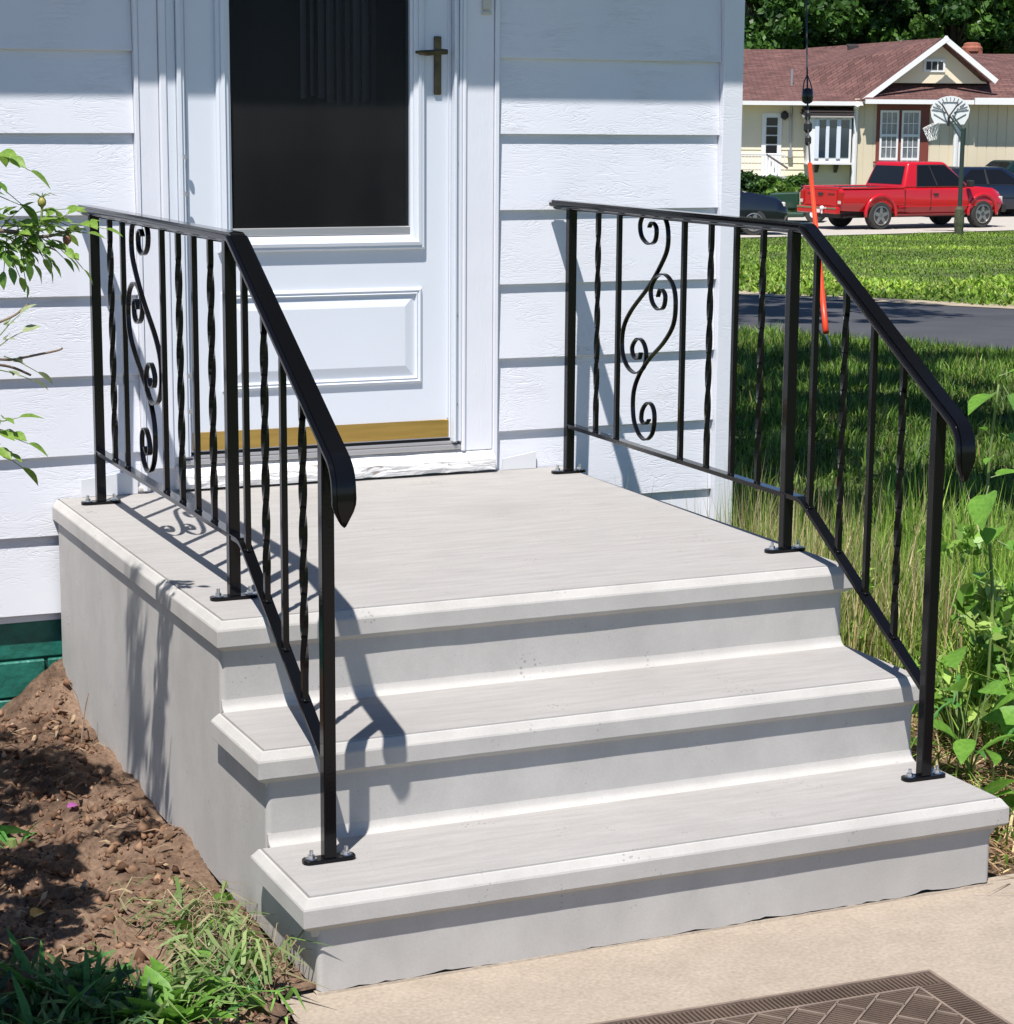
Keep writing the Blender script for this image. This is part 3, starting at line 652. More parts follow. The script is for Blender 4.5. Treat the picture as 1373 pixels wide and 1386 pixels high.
def railing(xr, label, mirror):
    g = empty('iron_railing', (xr, -1.2, Z1), -0.014 if mirror else -0.007); o = Vector((-xr, 1.2, -Z1))
    tag(g, label, 'railing', 'black iron railings on the steps')
    def fin(mb, name, parent=g, **k):
        mb.V = [tuple(Vector(v)+(o if parent is g else o)) for v in mb.V]; return mb.build(name, BLACK if 'm' not in k else k.pop('m'), parent, **k)
    for (y, zb) in ((-0.120, Z3), (-1.385, Z3), (-2.013, Z1)):
        p = MB().box(xr-0.0127, xr+0.0127, y-0.0127, y+0.0127, zb+0.008, rail_z(y)-0.004); po = fin(p, 'post', bevel=0.0022, seg=2)
        pl = MB(); s = 0.054; rr = 0.013; cp = []
        for cx_, cy_, a0 in ((s-rr, 0.016-rr, 0), (-s+rr, 0.016-rr, 90), (-s+rr, -0.016+rr, 180), (s-rr, -0.016+rr, 270)):
            for k in range(6): a = R(a0+90*k/5); cp.append((xr+cx_+rr*math.cos(a), y+cy_+rr*math.sin(a)))
        pl.prism(cp, 2, zb+0.0005, zb+0.0085); fin(pl, 'base_plate', po, bevel=0.0012, seg=1)
        for sx in (-1, 1):
            bt = MB(); cx_ = xr+sx*0.036
            bt.cyl((cx_, y, zb+0.0087), 2, 0.0115, 0.0016, 20); bt.cyl((cx_, y, zb+0.0104), 2, 0.0072, 0.006, 6); bt.cyl((cx_, y, zb+0.0165), 2, 0.0038, 0.009, 10)
            fin(bt, 'anchor_bolt', po, m=STEEL)
    path = arc([(-0.012, TOPZ), (-1.445, TOPZ), (-2.118, TOPZ-0.673*0.588), (-2.122, 0.874)], (0.012, 0.042), 12)
    n = len(path); sc = [(1, 1)]*n
    # pointed tip
    e_ = path[-1]
    ext = [e_+Vector((0.001, 0.062)), e_+Vector((0.002, 0.050)), e_+Vector((0.003, 0.036)), e_+Vector((0.005, 0.020)), e_+Vector((0.007, 0.011)), e_+Vector((0.008, 0.008))]
    path = path[:-1]+ext; sc = [(1, 1)]*(len(path)-6)+[(1, 1), (0.97, 1), (0.78, 0.95), (0.44, 0.85), (0.20, 0.7), (0.05, 0.5)]
    hr = MB(); hr.sweep_yz(xr, path, [(a, -b_*1.18) for a, b_ in CAP], scale=sc)
    fin(hr, 'handrail', autosmooth=0.75)
    br = MB(); bp_ = arc([(-0.1335, BOTZ), (-1.462, BOTZ), (-2.0, bot_z(-2.0))], (0.02,), 6)
    br.sweep_yz(xr, bp_, [(-0.0127, 0.006), (0.0127, 0.006), (0.0127, 0.0035), (0.0105, 0.0035), (0.0105, -0.006), (-0.0105, -0.006), (-0.0105, 0.0035), (-0.0127, 0.0035)])
    fin(br, 'bottom_rail')
    for k, y in enumerate((-0.302, -0.438, -0.826, -0.973, -1.106, -1.240, -1.494, -1.628, -1.750, -1.873)):
        tw = k in (0, 3, 5, 7, 9)
        bb = MB(); bar(bb, xr, y, bot_z(y)-0.006, rail_z(y)-0.006, 0.0127, tw, k); fin(bb, 'baluster', autosmooth=0.6 if tw else None)
        wl = MB(); wl.lathe([(0.0085, -0.003), (0.0098, 0.001), (0.0075, 0.004)], 2, (xr, y, bot_z(y)+0.006), 10); fin(wl, 'weld_bead', smooth=True)
    for S in (SCROLL_A, SCROLL_B):
        sp = spline([(y_ if mirror else -1.264-y_, z_) for y_, z_ in S], 6); sw = MB(); sw.sweep_yz(xr, sp, [(-0.0060, -0.0022), (0.0060, -0.0022), (0.0060, 0.0022), (-0.0060, 0.0022)]); fin(sw, 'scroll', autosmooth=0.7)
    return g
railing(0.123, 'black iron railing with scrollwork along the left edge of the steps', 0)
railing(1.521, 'black iron railing with scrollwork along the right edge, lawn side', 1)

# ------------------------------------------------------------------ doormat on the walk
MATM = mat('brown_rubber_mat', (0.075, 0.05, 0.035), 0.8, col2=(0.13, 0.09, 0.065), vscale=5, bump=0.001, bscale=200)
MATL = mat('dusty_mat_ridge', (0.20, 0.15, 0.115), 0.85, var=0.2, vscale=20)
dm = empty('doormat', (0.646, -2.840, 0.003), R(-2.2))
tag(dm, 'brown ribbed rubber doormat lying on the tan walk', 'doormat')
HWX, HWY = 0.50, 0.30
MB().box(-HWX, HWX, -HWY, HWY, 0, 0.0045).build('mat_base', MATM, dm, bevel=0.0015, seg=1)
rim_ = MB(); rect = lambda a, b_: None
for (a, b_, c_, d_) in ((-HWX, HWX, HWY-0.007, HWY), (-HWX, HWX, -HWY, -HWY+0.007), (-HWX, -HWX+0.007, -HWY+0.0071, HWY-0.0071), (HWX-0.007, HWX, -HWY+0.0071, HWY-0.0071)): rim_.box(a, b_, c_, d_, 0.0046, 0.010)
rim_.build('rim', MATL, dm)
rb = MB(); bw = 0.062
x = -HWX+0.012
while x < HWX-0.012:
    rb.box(x, x+0.0042, HWY-bw, HWY-0.010, 0.0046, 0.0088); rb.box(x, x+0.0042, -HWY+0.010, -HWY+bw, 0.0046, 0.0088); x += 0.0095
y = -HWY+bw+0.004
while y < HWY-bw-0.006:
    rb.box(-HWX+0.010, -HWX+bw, y, y+0.0042, 0.0046, 0.0088); rb.box(HWX-bw, HWX-0.010, y, y+0.0042, 0.0046, 0.0088); y += 0.0095
o = rb.build('border_rib', MATM, dm); o['kind'] = 'stuff'
# inner field: lozenges of fine ribs between pale ridges
fd = MB(); rg = MB(); ix, iy = HWX-bw-0.006, HWY-bw-0.006; s = 0.058
for (a, b_, c_, d_) in ((-ix-0.005, ix+0.005, iy, iy+0.005), (-ix-0.005, ix+0.005, -iy-0.005, -iy), (-ix-0.005, -ix, -iy, iy), (ix, ix+0.005, -iy, iy)): rg.box(a, b_, c_, d_, 0.0046, 0.0098)
def clipseg(p, q):
    t0, t1 = 0.0, 1.0; dx, dy = q[0]-p[0], q[1]-p[1]
    for pp, qq in ((-dx, p[0]+ix), (dx, ix-p[0]), (-dy, p[1]+iy), (dy, iy-p[1])):
        if abs(pp) < 1e-9:
            if qq < 0: return None
        else:
            t = qq/pp
            if pp < 0: t0 = max(t0, t)
            else: t1 = min(t1, t)
    if t1-t0 < 1e-3: return None
    return (p[0]+dx*t0, p[1]+dy*t0), (p[0]+dx*t1, p[1]+dy*t1)
def ridge(mb, p, q, w_, z1):
    c_ = clipseg(p, q)
    if not c_: return
    p, q = Vector(c_[0]), Vector(c_[1]); d = (q-p)
    if d.length < 0.004: return
    d.normalize(); nn_ = Vector((-d.y, d.x))*w_/2
    P = [p-nn_, q-nn_, q+nn_, p+nn_]
    mb.add([(v.x, v.y, 0.0046) for v in P]+[(v.x, v.y, z1) for v in P], [(4,5,6,7), (0,1,5,4), (1,2,6,5), (2,3,7,6), (3,0,4,7)])
a1 = R(42); e1 = Vector((math.cos(a1), math.sin(a1))); e2 = Vector((-math.sin(a1), math.cos(a1)))
for i in range(-11, 12):
    c0 = e2*(i*s); ridge(rg, c0-e1*0.8, c0+e1*0.8, 0.0045, 0.0094)
    for j in range(-14, 15):
        ofs = (0.5 if i % 2 else 0.0)
        c1 = e2*((i+0.5)*s)+e1*((j+ofs)*s*1.9)
        ridge(rg, c1-e1*s*0.95-e2*s*0.5, c1-e1*s*0.95+e2*s*0.5, 0.0045, 0.0094)
        for k in range(1, 12):
            b0_ = c1-e1*s*0.95+e1*(s*1.9*k/12)
            ridge(fd, b0_-e2*s*0.43, b0_+e2*s*0.43, 0.0042, 0.0086)
o = rg.build('pattern_ridge', MATL, dm); o['kind'] = 'stuff'
o = fd.build('field_rib', MATM, dm); o['kind'] = 'stuff'

# ------------------------------------------------------------------ neighbour's house across the street
HD0 = 70.0                                             # metres from the camera station
KX, KZ = HD0/2989.0, HD0/3037.0                        # drawing scale of the facade
hx0, hy0 = station((1180-686.5)*KX, HD0)
nh = empty('neighbour_house', (hx0, hy0, 0.0), FAR_RZ)
tag(nh, 'cream ranch house with red-brown shingle roof across the street', 'house')
def fx(u, dep=0.0): return ((u-686.5)*(HD0+dep)/2989.0)-(1180-686.5)*KX
def fz(v, dep=0.0): return 1.641+(157.7-v)*(HD0+dep)/3037.0
CREAM = mat('cream_siding_paint', (0.78, 0.69, 0.50), 0.6, var=0.04, vscale=0.8)
TAN = mat('tan_panel_paint', (0.66, 0.57, 0.41), 0.65, var=0.05, vscale=0.7)
NWHITE = mat('neighbour_white_paint', (0.78, 0.77, 0.75), 0.5)
MAROON = mat('maroon_trim_paint', (0.19, 0.045, 0.03), 0.55, var=0.1, vscale=3)
DKBROWN = mat('dark_brown_metal', (0.045, 0.035, 0.032), 0.5)
DKIRON = mat('dark_lamp_metal', (0.02, 0.02, 0.02), 0.5)
BASEZ = -1.35
# walls
MB().box(fx(930), fx(1150), 0.0, 6.5, BASEZ, 2.2).build('wall', TAN, nh)
MB().box(fx(1151), fx(1480), -0.30, 6.5, BASEZ, 2.2).build('front_wall', TAN, nh)
z = BASEZ+0.5
while z < 2.05:
    MB().prism([(-0.028, z), (-0.004, z+0.22), (-0.001, z+0.22), (-0.001, z)], 0, fx(930), fx(1149)).build('siding_board', CREAM, nh)
    z += 0.205
x = fx(1152)
while x < fx(1470):
    MB().box(x, x+0.285, -0.318, -0.301, BASEZ+0.35, 2.1).build('wall_panel', TAN, nh); x += 0.30
def roof_poly(name, P, parent=nh, thick=0.05):
    """planar roof slope with UVs in metres"""
    P = [Vector(p) for p in P]; n = (P[1]-P[0]).cross(P[2]-P[0]).normalized()
    if n.z < 0: P = P[::-1]; n = -n
    m = len(P); V = [p for p in P]+[p-n*thick for p in P]
    F = [tuple(range(m)), tuple(range(m, 2*m))[::-1]]+[(i, m+i, m+(i+1) % m, (i+1) % m) for i in range(m)]
    o = mesh_obj(name, V, F, SHINGLE, parent)
    uv = o.data.uv_layers.new(name='UVMap'); ax = Vector((1, 0, 0)); up = n.cross(ax); up.normalize()
    for lp in o.data.loops:
        p = Vector(o.data.vertices[lp.vertex_index].co); uv.data[lp.index].uv = (p.x, p.dot(up))
    return o
ze = fz(139, -0.6)
RD = 5.2
P_ = lambda u, v, d: (fx(u, d), d, fz(v, d))
roof_poly('roof_slope', [(fx(925, -0.6), -0.6, ze), (fx(1166, -0.6), -0.6, ze), (fx(1240, RD), RD, fz(68, RD)), (fx(930, RD), RD, fz(68, RD))])
roof_poly('roof_slope', [(fx(1166, -0.62), -0.62, ze+0.02), P_(1267, 51, -0.45), P_(1085, 66, 8.0), P_(1050, 100, 3.0)])
roof_poly('roof_slope', [P_(1267, 51, -0.45), P_(1337, 109, -0.5), P_(1300, 112, 8.0), P_(1085, 66, 8.0)])
roof_poly('roof_slope', [(fx(1290, -0.5), 0.9, fz(112, 0.9)), (fx(1490, 0.9), 0.9, fz(112, 0.9)), (fx(1490, RD), RD, fz(72, RD)), (fx(1300, RD), RD, fz(72, RD))])
roof_poly('pent_roof', [(fx(1162, -0.85), -0.85, fz(134.5, -0.85)), (fx(1490, -0.85), -0.85, fz(132, -0.85)), (fx(1490, 0.9), 0.9, fz(102, 0.9)), (fx(1236, 0.9), 0.9, fz(96, 0.9))])
# gable end: wall, vent and rake boards
MB().prism([(fx(1190), fz(112)), (fx(1330), fz(112)), (fx(1267), fz(56))], 1, -0.10, 0.1).build('gable_wall', CREAM, nh)
def plank(name, a, b_, w_, t, m, parent=nh):
    a = Vector(a); b_ = Vector(b_); d = (b_-a).normalized(); up = Vector((0, 1, 0)).cross(d).normalized()*w_
    if up.z > 0: up = -up
    y = Vector((0, t, 0)); V = [a, b_, b_+up, a+up, a+y, b_+y, b_+up+y, a+up+y]
    mb_ = MB().add(V, [(0,1,2,3), (4,7,6,5), (0,4,5,1), (1,5,6,2), (2,6,7,3), (3,7,4,0)]); return mb_.build(name, m, parent)
plank('rake_board', (fx(1158), -0.72, fz(134)), (fx(1268), -0.72, fz(49)), 0.16, 0.05, NWHITE)
plank('rake_board', (fx(1266), -0.715, fz(49)), (fx(1339), -0.715, fz(107)), 0.16, 0.05, NWHITE)
gv = MB().box(fx(1243), fx(1272), -0.14, -0.101, fz(97), fz(79)).build('gable_vent', NWHITE, nh)
for u in (1246.5, 1254.5, 1262.5): MB().box(fx(u), fx(u+6.5), -0.15, -0.1405, fz(94), fz(83)).build('vent_opening', DKIRON, gv)
# eaves: gutter, soffit, downspouts
MB().box(fx(925), fx(1160), -0.66, -0.56, fz(143), fz(137.5)).build('gutter', NWHITE, nh)
MB().box(fx(1161), fx(1306), -0.93, -0.83, fz(140.5), fz(134.5)).build('gutter', NWHITE, nh)
MB().box(fx(1307), fx(1490), -0.95, -0.83, fz(140.5), fz(131.5)).build('gutter', NWHITE, nh)
MB().box(fx(1161), fx(1490), -0.82, -0.30, fz(140), fz(138.5)).build('soffit', TAN, nh)
MB().box(fx(925), fx(1160), -0.55, 0.0, fz(143), fz(141.5)).build('soffit', TAN, nh)
for u in (1151, 1287):
    MB().tube([(fx(u), -0.85, fz(141)), (fx(u+1), -0.42, fz(150)), (fx(u+1), -0.40, BASEZ+0.1)], 0.085, 8).build('downspout', NWHITE, nh)
MB().box(fx(1288.5), fx(1295), -0.37, -0.32, BASEZ, fz(141)).build('corner_trim', NWHITE, nh)
# chimney, roof vents, mast
ch = MB(); cx_, cy_ = fx(1308, 5.8), 5.8
ch.box(cx_-0.30, cx_+0.30, cy_-0.3, cy_+0.3, 2.6, fz(69, 5.8)); ch.lathe([(0.36, 0), (0.36, 0.12), (0.30, 0.18), (0.28, 0.26), (0.18, 0.30)], 2, (cx_, cy_, fz(69, 5.8)+0.002), 16)
ch.build('chimney', mat('red_clay', (0.30, 0.10, 0.06), 0.8, var=0.2, vscale=6), nh)
for (u, v, d, w_) in ((1149, 66, 4.0, 14), (1222, 60, 3.0, 11)):
    MB().prism([(d, fz(v+5, d)), (d, fz(v-3.5, d)), (d+0.5, fz(v-6.5, d))], 0, fx(u-w_/2, d), fx(u+w_/2, d)).build('roof_vent', DKBROWN, nh)
MB().tube([(fx(1067, 1.2), 1.2, fz(134, 1.2)), (fx(1067, 1.2), 1.2, fz(94, 1.2))], 0.04, 8).build('service_mast', ALU, nh)
# left porch door with four lights, lamp, railing
nd = MB().box(fx(1028), fx(1055), -0.06, -0.029, fz(240), fz(154)).build('door', NWHITE, nh)
for k in range(4):
    MB().box(fx(1034), fx(1049), -0.072, -0.0605, fz(160+(k+1)*12.4-1.6), fz(160+k*12.4)).build('door_pane', GLASS_DARK, nd)
MB().lathe([(0.03, -0.06), (0.12, 0.0), (0.12, 0.14), (0.03, 0.22)], 2, (fx(1058), -0.14, fz(160)), 10).build('porch_lamp', DKIRON, nh)
pr = empty('porch_railing'); pr.parent = nh
MB().tube([(fx(990), -1.1, fz(209)), (fx(1055), -1.1, fz(209))], 0.03, 6).build('top_bar', NWHITE, pr)
MB().tube([(fx(1030), -1.12, fz(209)), (fx(1056), -1.6, fz(227))], 0.03, 6).build('stair_bar', DKBROWN, pr)
for k in range(15): MB().box(fx(992+k*4.4), fx(992+k*4.4+1.1), -1.12, -1.09, fz(238), fz(209.5)).build('picket', NWHITE, pr)
MB().box(fx(960), fx(1057), -1.15, -0.03, BASEZ, fz(238.5)).build('porch_floor', RISER, nh)
MB().tube([(fx(1067.5), -0.06, fz(142)), (fx(1067.5), -0.06, fz(205))], 0.035, 6).build('conduit', ALU, nh)
MB().box(fx(1064), fx(1070), -0.16, -0.03, fz(214), fz(203)).build('meter_box', ALU, nh)
# bay window under a dark awning
bw_ = MB().box(fx(1088), fx(1146), -0.55, -0.03, fz(220), fz(158)).build('bay_window', NWHITE, nh)
for (a, b_) in ((1103, 1111.5), (1116.5, 1126), (1132, 1143)):
    MB().box(fx(a), fx(b_), -0.565, -0.551, fz(213), fz(162.5)).build('pane', mat('blue_window_glass', (0.02, 0.035, 0.05), 0.05, spec=0.9), bw_)
for (a, b_) in ((1097, 1102.5), (1111.8, 1116.2), (1126.3, 1131.7)): MB().box(fx(a), fx(b_), -0.59, -0.566, fz(214.5), fz(161)).build('mullion', mat('blue_white_paint', (0.66, 0.71, 0.78), 0.5), bw_)
MB().box(fx(1086), fx(1148), -0.60, -0.03, fz(222.5), fz(220.2)).build('sill', NWHITE, bw_)
for u in (1103, 1129):
    MB().prism([(-0.03, fz(223)), (-0.42, fz(223)), (-0.38, fz(226)), (-0.03, fz(234))], 0, fx(u-2), fx(u+2.5)).build('bracket', DKBROWN, bw_)
aw = empty('awning'); aw.parent = nh
for k in range(3):
    MB().prism([(-0.03, fz(146+k*3.6)), (-0.03, fz(144.5+k*3.6)), (-0.62-0.05*k, fz(150.5+k*3.6)), (-0.62-0.05*k, fz(152.2+k*3.6))], 0, fx(1082-k*1.5), fx(1148)).build('awning_slat', DKBROWN if k < 2 else mat('grey_awning', (0.30, 0.28, 0.26), 0.6), aw)
# pair of white sash windows in a maroon surround
ws = MB().box(fx(1181), fx(1252), -0.36, -0.319, fz(219.5), fz(140)).build('window_surround', MAROON, nh)
MB().box(fx(1178), fx(1252), -0.46, -0.361, fz(221), fz(218)).build('window_sill', MAROON, nh)
for u0 in (1185.5, 1214.5):
    wf = empty('sash_window'); wf.parent = nh
    u1 = u0+25
    fr_ = MB(); t = 2.6
    for (a, b_, c_, d_) in ((u0, u1, 149, 152), (u0, u1, 213, 216.5), (u0, u0+t, 152, 213), (u1-t, u1, 152, 213), (u0+t, u1-t, 181, 184.5)): fr_.box(fx(a), fx(b_), -0.41, -0.361, fz(d_), fz(c_))
    fr_.build('frame', NWHITE, wf)
    for (v0, v1) in ((152, 181), (184.5, 213)):
        MB().box(fx(u0+t), fx(u1-t), -0.375, -0.362, fz(v1), fz(v0)).build('pane', mat('curtained_glass', (0.10, 0.115, 0.135), 0.08, col2=(0.20, 0.21, 0.23), vscale=5, spec=0.8), wf)
        mu = MB()
        for k in (1, 2): mu.box(fx(u0+t+(25-2*t)*k/3-0.45), fx(u0+t+(25-2*t)*k/3+0.45), -0.388, -0.376, fz(v1), fz(v0))
        mu.box(fx(u0+t), fx(u1-t), -0.3885, -0.3765, fz((v0+v1)/2+0.5), fz((v0+v1)/2-0.5))
        mu.build('glazing_bar', NWHITE, wf)

# ------------------------------------------------------------------ vehicles
def paint(name, col, rough=0.22): return mat(name, col, rough, coat=0.7, spec=0.35)
TYRE = mat('tyre_rubber', (0.035, 0.033, 0.031), 0.85, bump=0.004, bscale=60)
ALLOY = mat('alloy_wheel', (0.36, 0.355, 0.345), 0.4, metal=0.9)
CHROME = mat('chrome', (0.75, 0.75, 0.76), 0.12, metal=1.0)
TAILRED = mat('red_lens', (0.35, 0.01, 0.01), 0.15, coat=0.5)
CLEARLENS = mat('clear_lens', (0.6, 0.58, 0.52), 0.1, coat=0.5)
DARKTRIM = mat('dark_trim', (0.02, 0.02, 0.021), 0.6)
CARGLASS = mat('car_glass', (0.008, 0.009, 0.011), 0.05, spec=0.3)
def wheel(parent, x, y, r, w_, spokes=5):
    e = MB(); s = 1 if y > 0 else -1
    e.lathe([(r*0.66, -w_/2), (r*0.93, -w_/2), (r, -w_*0.32), (r, w_*0.32), (r*0.93, w_/2), (r*0.66, w_/2)], 1, (x, y, r), 28)
    wo = e.build('wheel', TYRE, parent, smooth=False)
    rm_ = MB(); rm_.lathe([(r*0.68, -0.04*s), (r*0.68, 0.045*s), (r*0.62, 0.05*s), (r*0.58, 0.005*s), (r*0.12, -0.01*s)], 1, (x, y+s*(w_/2-0.03), r), 24)
    rm_.build('rim', ALLOY, wo)
    sp = MB()
    for k in range(spokes):
        a = 2*math.pi*k/spokes+0.3; d = Vector((math.cos(a), 0, math.sin(a))); p = Vector((-d.z, 0, d.x)); c0 = Vector((x, y+s*(w_/2-0.012), r))
        V = []
        for rr, hw in ((0.05, 0.05), (r*0.62, 0.038)):
            for dy in (-0.02, 0.014): V += [c0+d*rr-p*hw+Vector((0, s*dy, 0)), c0+d*rr+p*hw+Vector((0, s*dy, 0))]
        sp.add(V, [(0,1,5,4), (2,6,7,3), (0,4,6,2), (1,3,7,5), (0,2,3,1), (4,5,7,6)])
    sp.cyl((x, y+s*(w_/2-0.03), r), 1, r*0.16, 0.03*s, 12)
    sp.build('spoke', ALLOY, wo)
def loft(name, st, m, parent, arches=(), bevel=0.02):
    """body shell: stations (x, half widths and heights from sill to deck), wheel arches cut out"""
    V = []; F = []
    k = len(st[0][1])*2
    for x, sec in st: V += [(x, -y, z) for y, z in sec]+[(x, y, z) for y, z in reversed(sec)]
    n = len(st)
    for i in range(n-1):
        for j in range(k): F.append((i*k+j, i*k+(j+1) % k, (i+1)*k+(j+1) % k, (i+1)*k+j))
    F += [tuple(range(k))[::-1], tuple(range((n-1)*k, n*k))]
    mb_ = MB().add(V, F); o = mb_.build(name, m, parent, autosmooth=0.55)
    for (ax, az, r, y0, y1) in arches:
        c = MB().cyl((ax, y0, az), 1, r, y1-y0, 32).build('cutter', DARKTRIM)
        md = o.modifiers.new('arch', 'BOOLEAN'); md.operation = 'DIFFERENCE'; md.object = c; md.solver = 'EXACT'
        dg = bpy.context.evaluated_depsgraph_get(); dg.update()
        me = bpy.data.meshes.new_from_object(o.evaluated_get(dg)); o.modifiers.clear(); old = o.data; o.data = me; bpy.data.meshes.remove(old)
        me.materials.clear(); me.materials.append(m); me.name = name
        cm = c.data; bpy.data.objects.remove(c); bpy.data.meshes.remove(cm)
    return o
def quadpanel(name, Q, u0, u1, v0, v1, off, m, parent, shape=None):
    """panel lying on the quad Q (a,b,c,d), proud by off; shape: list of (u,v) inside it"""
    a, b_, c_, d_ = [Vector(q) for q in Q]; n = (b_-a).cross(d_-a).normalized()
    if shape is None: shape = [(u0, v0), (u1, v0), (u1, v1), (u0, v1)]
    P = []
    for u, v in shape: P.append((a*(1-u)+b_*u)*(1-v)+(d_*(1-u)+c_*u)*v)
    k = len(P); V = [p+n*off for p in P]+[p+n*(off-0.012) for p in P]
    return mesh_obj(name, V, [tuple(range(k)), tuple(range(k, 2*k))[::-1]]+[(i, (i+1) % k, k+(i+1) % k, k+i) for i in range(k)], m, parent)
def greenhouse(parent, m, bot, top, zb, zt, hw, hwt, name='cab'):
    """cabin: (rear,front) at belt and roof; returns its outer quads"""
    V = []; B = [(bot[0], zb, hw), (bot[1], zb, hw)]; T_ = [(top[0], zt, hwt), (top[1], zt, hwt)]
    rr = 0.06
    mb_ = MB()
    sec = lambda x0, x1, z, h: [(x0, -h, z), (x1, -h, z), (x1, h, z), (x0, h, z)]
    V = sec(bot[0], bot[1], zb, hw)+sec(top[0], top[1], zt, hwt)
    mb_.add(V, [(0,3,2,1), (4,5,6,7), (0,1,5,4), (1,2,6,5), (2,3,7,6), (3,0,4,7)])
    mb_.build(name, m, parent, bevel=rr*1.4, seg=5, autosmooth=0.5)
    q = V
    return {'right': (q[0], q[1], q[5], q[4]), 'front': (q[1], q[2], q[6], q[5]), 'left': (q[2], q[3], q[7], q[6]), 'rear': (q[3], q[0], q[4], q[7])}
def flare(parent, ax, az, r, y, m, w_=0.05):
    pts = [(ax+r*math.cos(a), y, az+r*math.sin(a)) for a in [R(-8+196*k/18) for k in range(19)]]
    MB().tube(pts, w_, 6).build('fender_flare', m, parent, smooth=True)

# --- red pickup
lat, dep = (1190-686.5)*57.0/2989, 57.0
hd = R(28.5)                                            # nose swings away to the right
ax_ = Vector((RGT.x*math.cos(hd)+FWD.x*math.sin(hd), RGT.y*math.cos(hd)+FWD.y*math.sin(hd)))
rzv = math.atan2(ax_.y, ax_.x)
rx, ry = station(lat, dep); WB = 3.40
rear_off = 0.86                                         # wheel track half
nrm = Vector((-ax_.y, ax_.x))                           # left of the truck
tx, ty = rx+ax_.x*1.62+nrm.x*0.80, ry+ax_.y*1.62+nrm.y*0.80
RED = paint('red_truck_paint', (0.50, 0.008, 0.016), 0.25)
tz = gzd(57.6)+0.02
tk = empty('pickup_truck', (tx, ty, tz), rzv)
tag(tk, 'red extended-cab pickup truck parked on the driveway', 'pickup')
W2 = 0.90
def sec(w0, w1, w2, z0, z1, z2, z3): return [(w0, z0), (w1, z0+0.16), (w1+0.015, z1), (w2, z2), (w2-0.07, z3)]
ARC = [(-1.62, 0.40, 0.47, -1.0, -0.55), (-1.62, 0.40, 0.47, 0.55, 1.0), (WB-1.62, 0.40, 0.46, -1.0, -0.55), (WB-1.62, 0.40, 0.46, 0.55, 1.0)]
loft('body', [(-2.86, sec(0.80, 0.86, 0.86, 0.52, 0.72, 0.98, 1.02)), (-2.82, sec(0.82, 0.89, 0.88, 0.50, 0.74, 1.02, 1.06)), (-0.80, sec(0.82, 0.90, 0.885, 0.42, 0.74, 1.03, 1.07)), (-0.6, sec(0.82, 0.90, 0.885, 0.36, 0.74, 1.03, 1.07)), (1.10, sec(0.82, 0.90, 0.885, 0.36, 0.74, 1.02, 1.07)), (1.55, sec(0.82, 0.90, 0.87, 0.38, 0.72, 1.00, 1.09)), (2.20, sec(0.82, 0.90, 0.84, 0.42, 0.68, 0.92, 1.04)), (2.46, sec(0.78, 0.87, 0.78, 0.44, 0.64, 0.86, 0.94)), (2.56, sec(0.70, 0.80, 0.72, 0.48, 0.62, 0.80, 0.84))], RED, tk, ARC)
MB().box(-2.70, -0.95, -0.74, 0.74, 1.03, 1.085).build('bed_floor', DARKTRIM, tk)
for s in (-1, 1): MB().box(-2.83, -0.84, s*0.81-0.075, s*0.81+0.075, 1.055, 1.105).build('bed_rail', RED, tk, bevel=0.02)
MB().box(-2.87, -2.80, -0.72, 0.72, 1.03, 1.108).build('tailgate_top', RED, tk, bevel=0.02)
Q = greenhouse(tk, RED, (-0.86, 1.42), (-0.60, 0.62), 1.05, 1.735, 0.855, 0.68)
quadpanel('side_window', Q['right'], 0, 0, 0, 0, 0.012, CARGLASS, tk, [(0.20, 0.10), (0.925, 0.10), (0.955, 0.30), (0.90, 0.86), (0.235, 0.86)])
quadpanel('side_window', Q['left'], 0, 0, 0, 0, 0.012, CARGLASS, tk, [(0.075, 0.10), (0.80, 0.10), (0.765, 0.86), (0.10, 0.86), (0.045, 0.30)])
quadpanel('side_window_seal', Q['right'], 0, 0, 0, 0, 0.006, DARKTRIM, tk, [(0.185, 0.07), (0.945, 0.07), (0.972, 0.30), (0.91, 0.90), (0.222, 0.90)])
quadpanel('window_pillar', Q['right'], 0.49, 0.515, 0.10, 0.86, 0.02, DARKTRIM, tk)
quadpanel('rear_window', Q['rear'], 0.07, 0.93, 0.16, 0.84, 0.012, GLASS_DARK, tk)
quadpanel('windshield', Q['front'], 0.06, 0.94, 0.08, 0.90, 0.012, CARGLASS, tk)
MB().box(-0.80, 1.2, -0.60, 0.60, 1.06, 1.10).build('seat_deck', DARKTRIM, tk)
for y in (-0.40, 0.40): MB().box(0.02, 0.20, y-0.22, y+0.22, 1.08, 1.48).build('seat_back', DARKTRIM, tk, bevel=0.05)
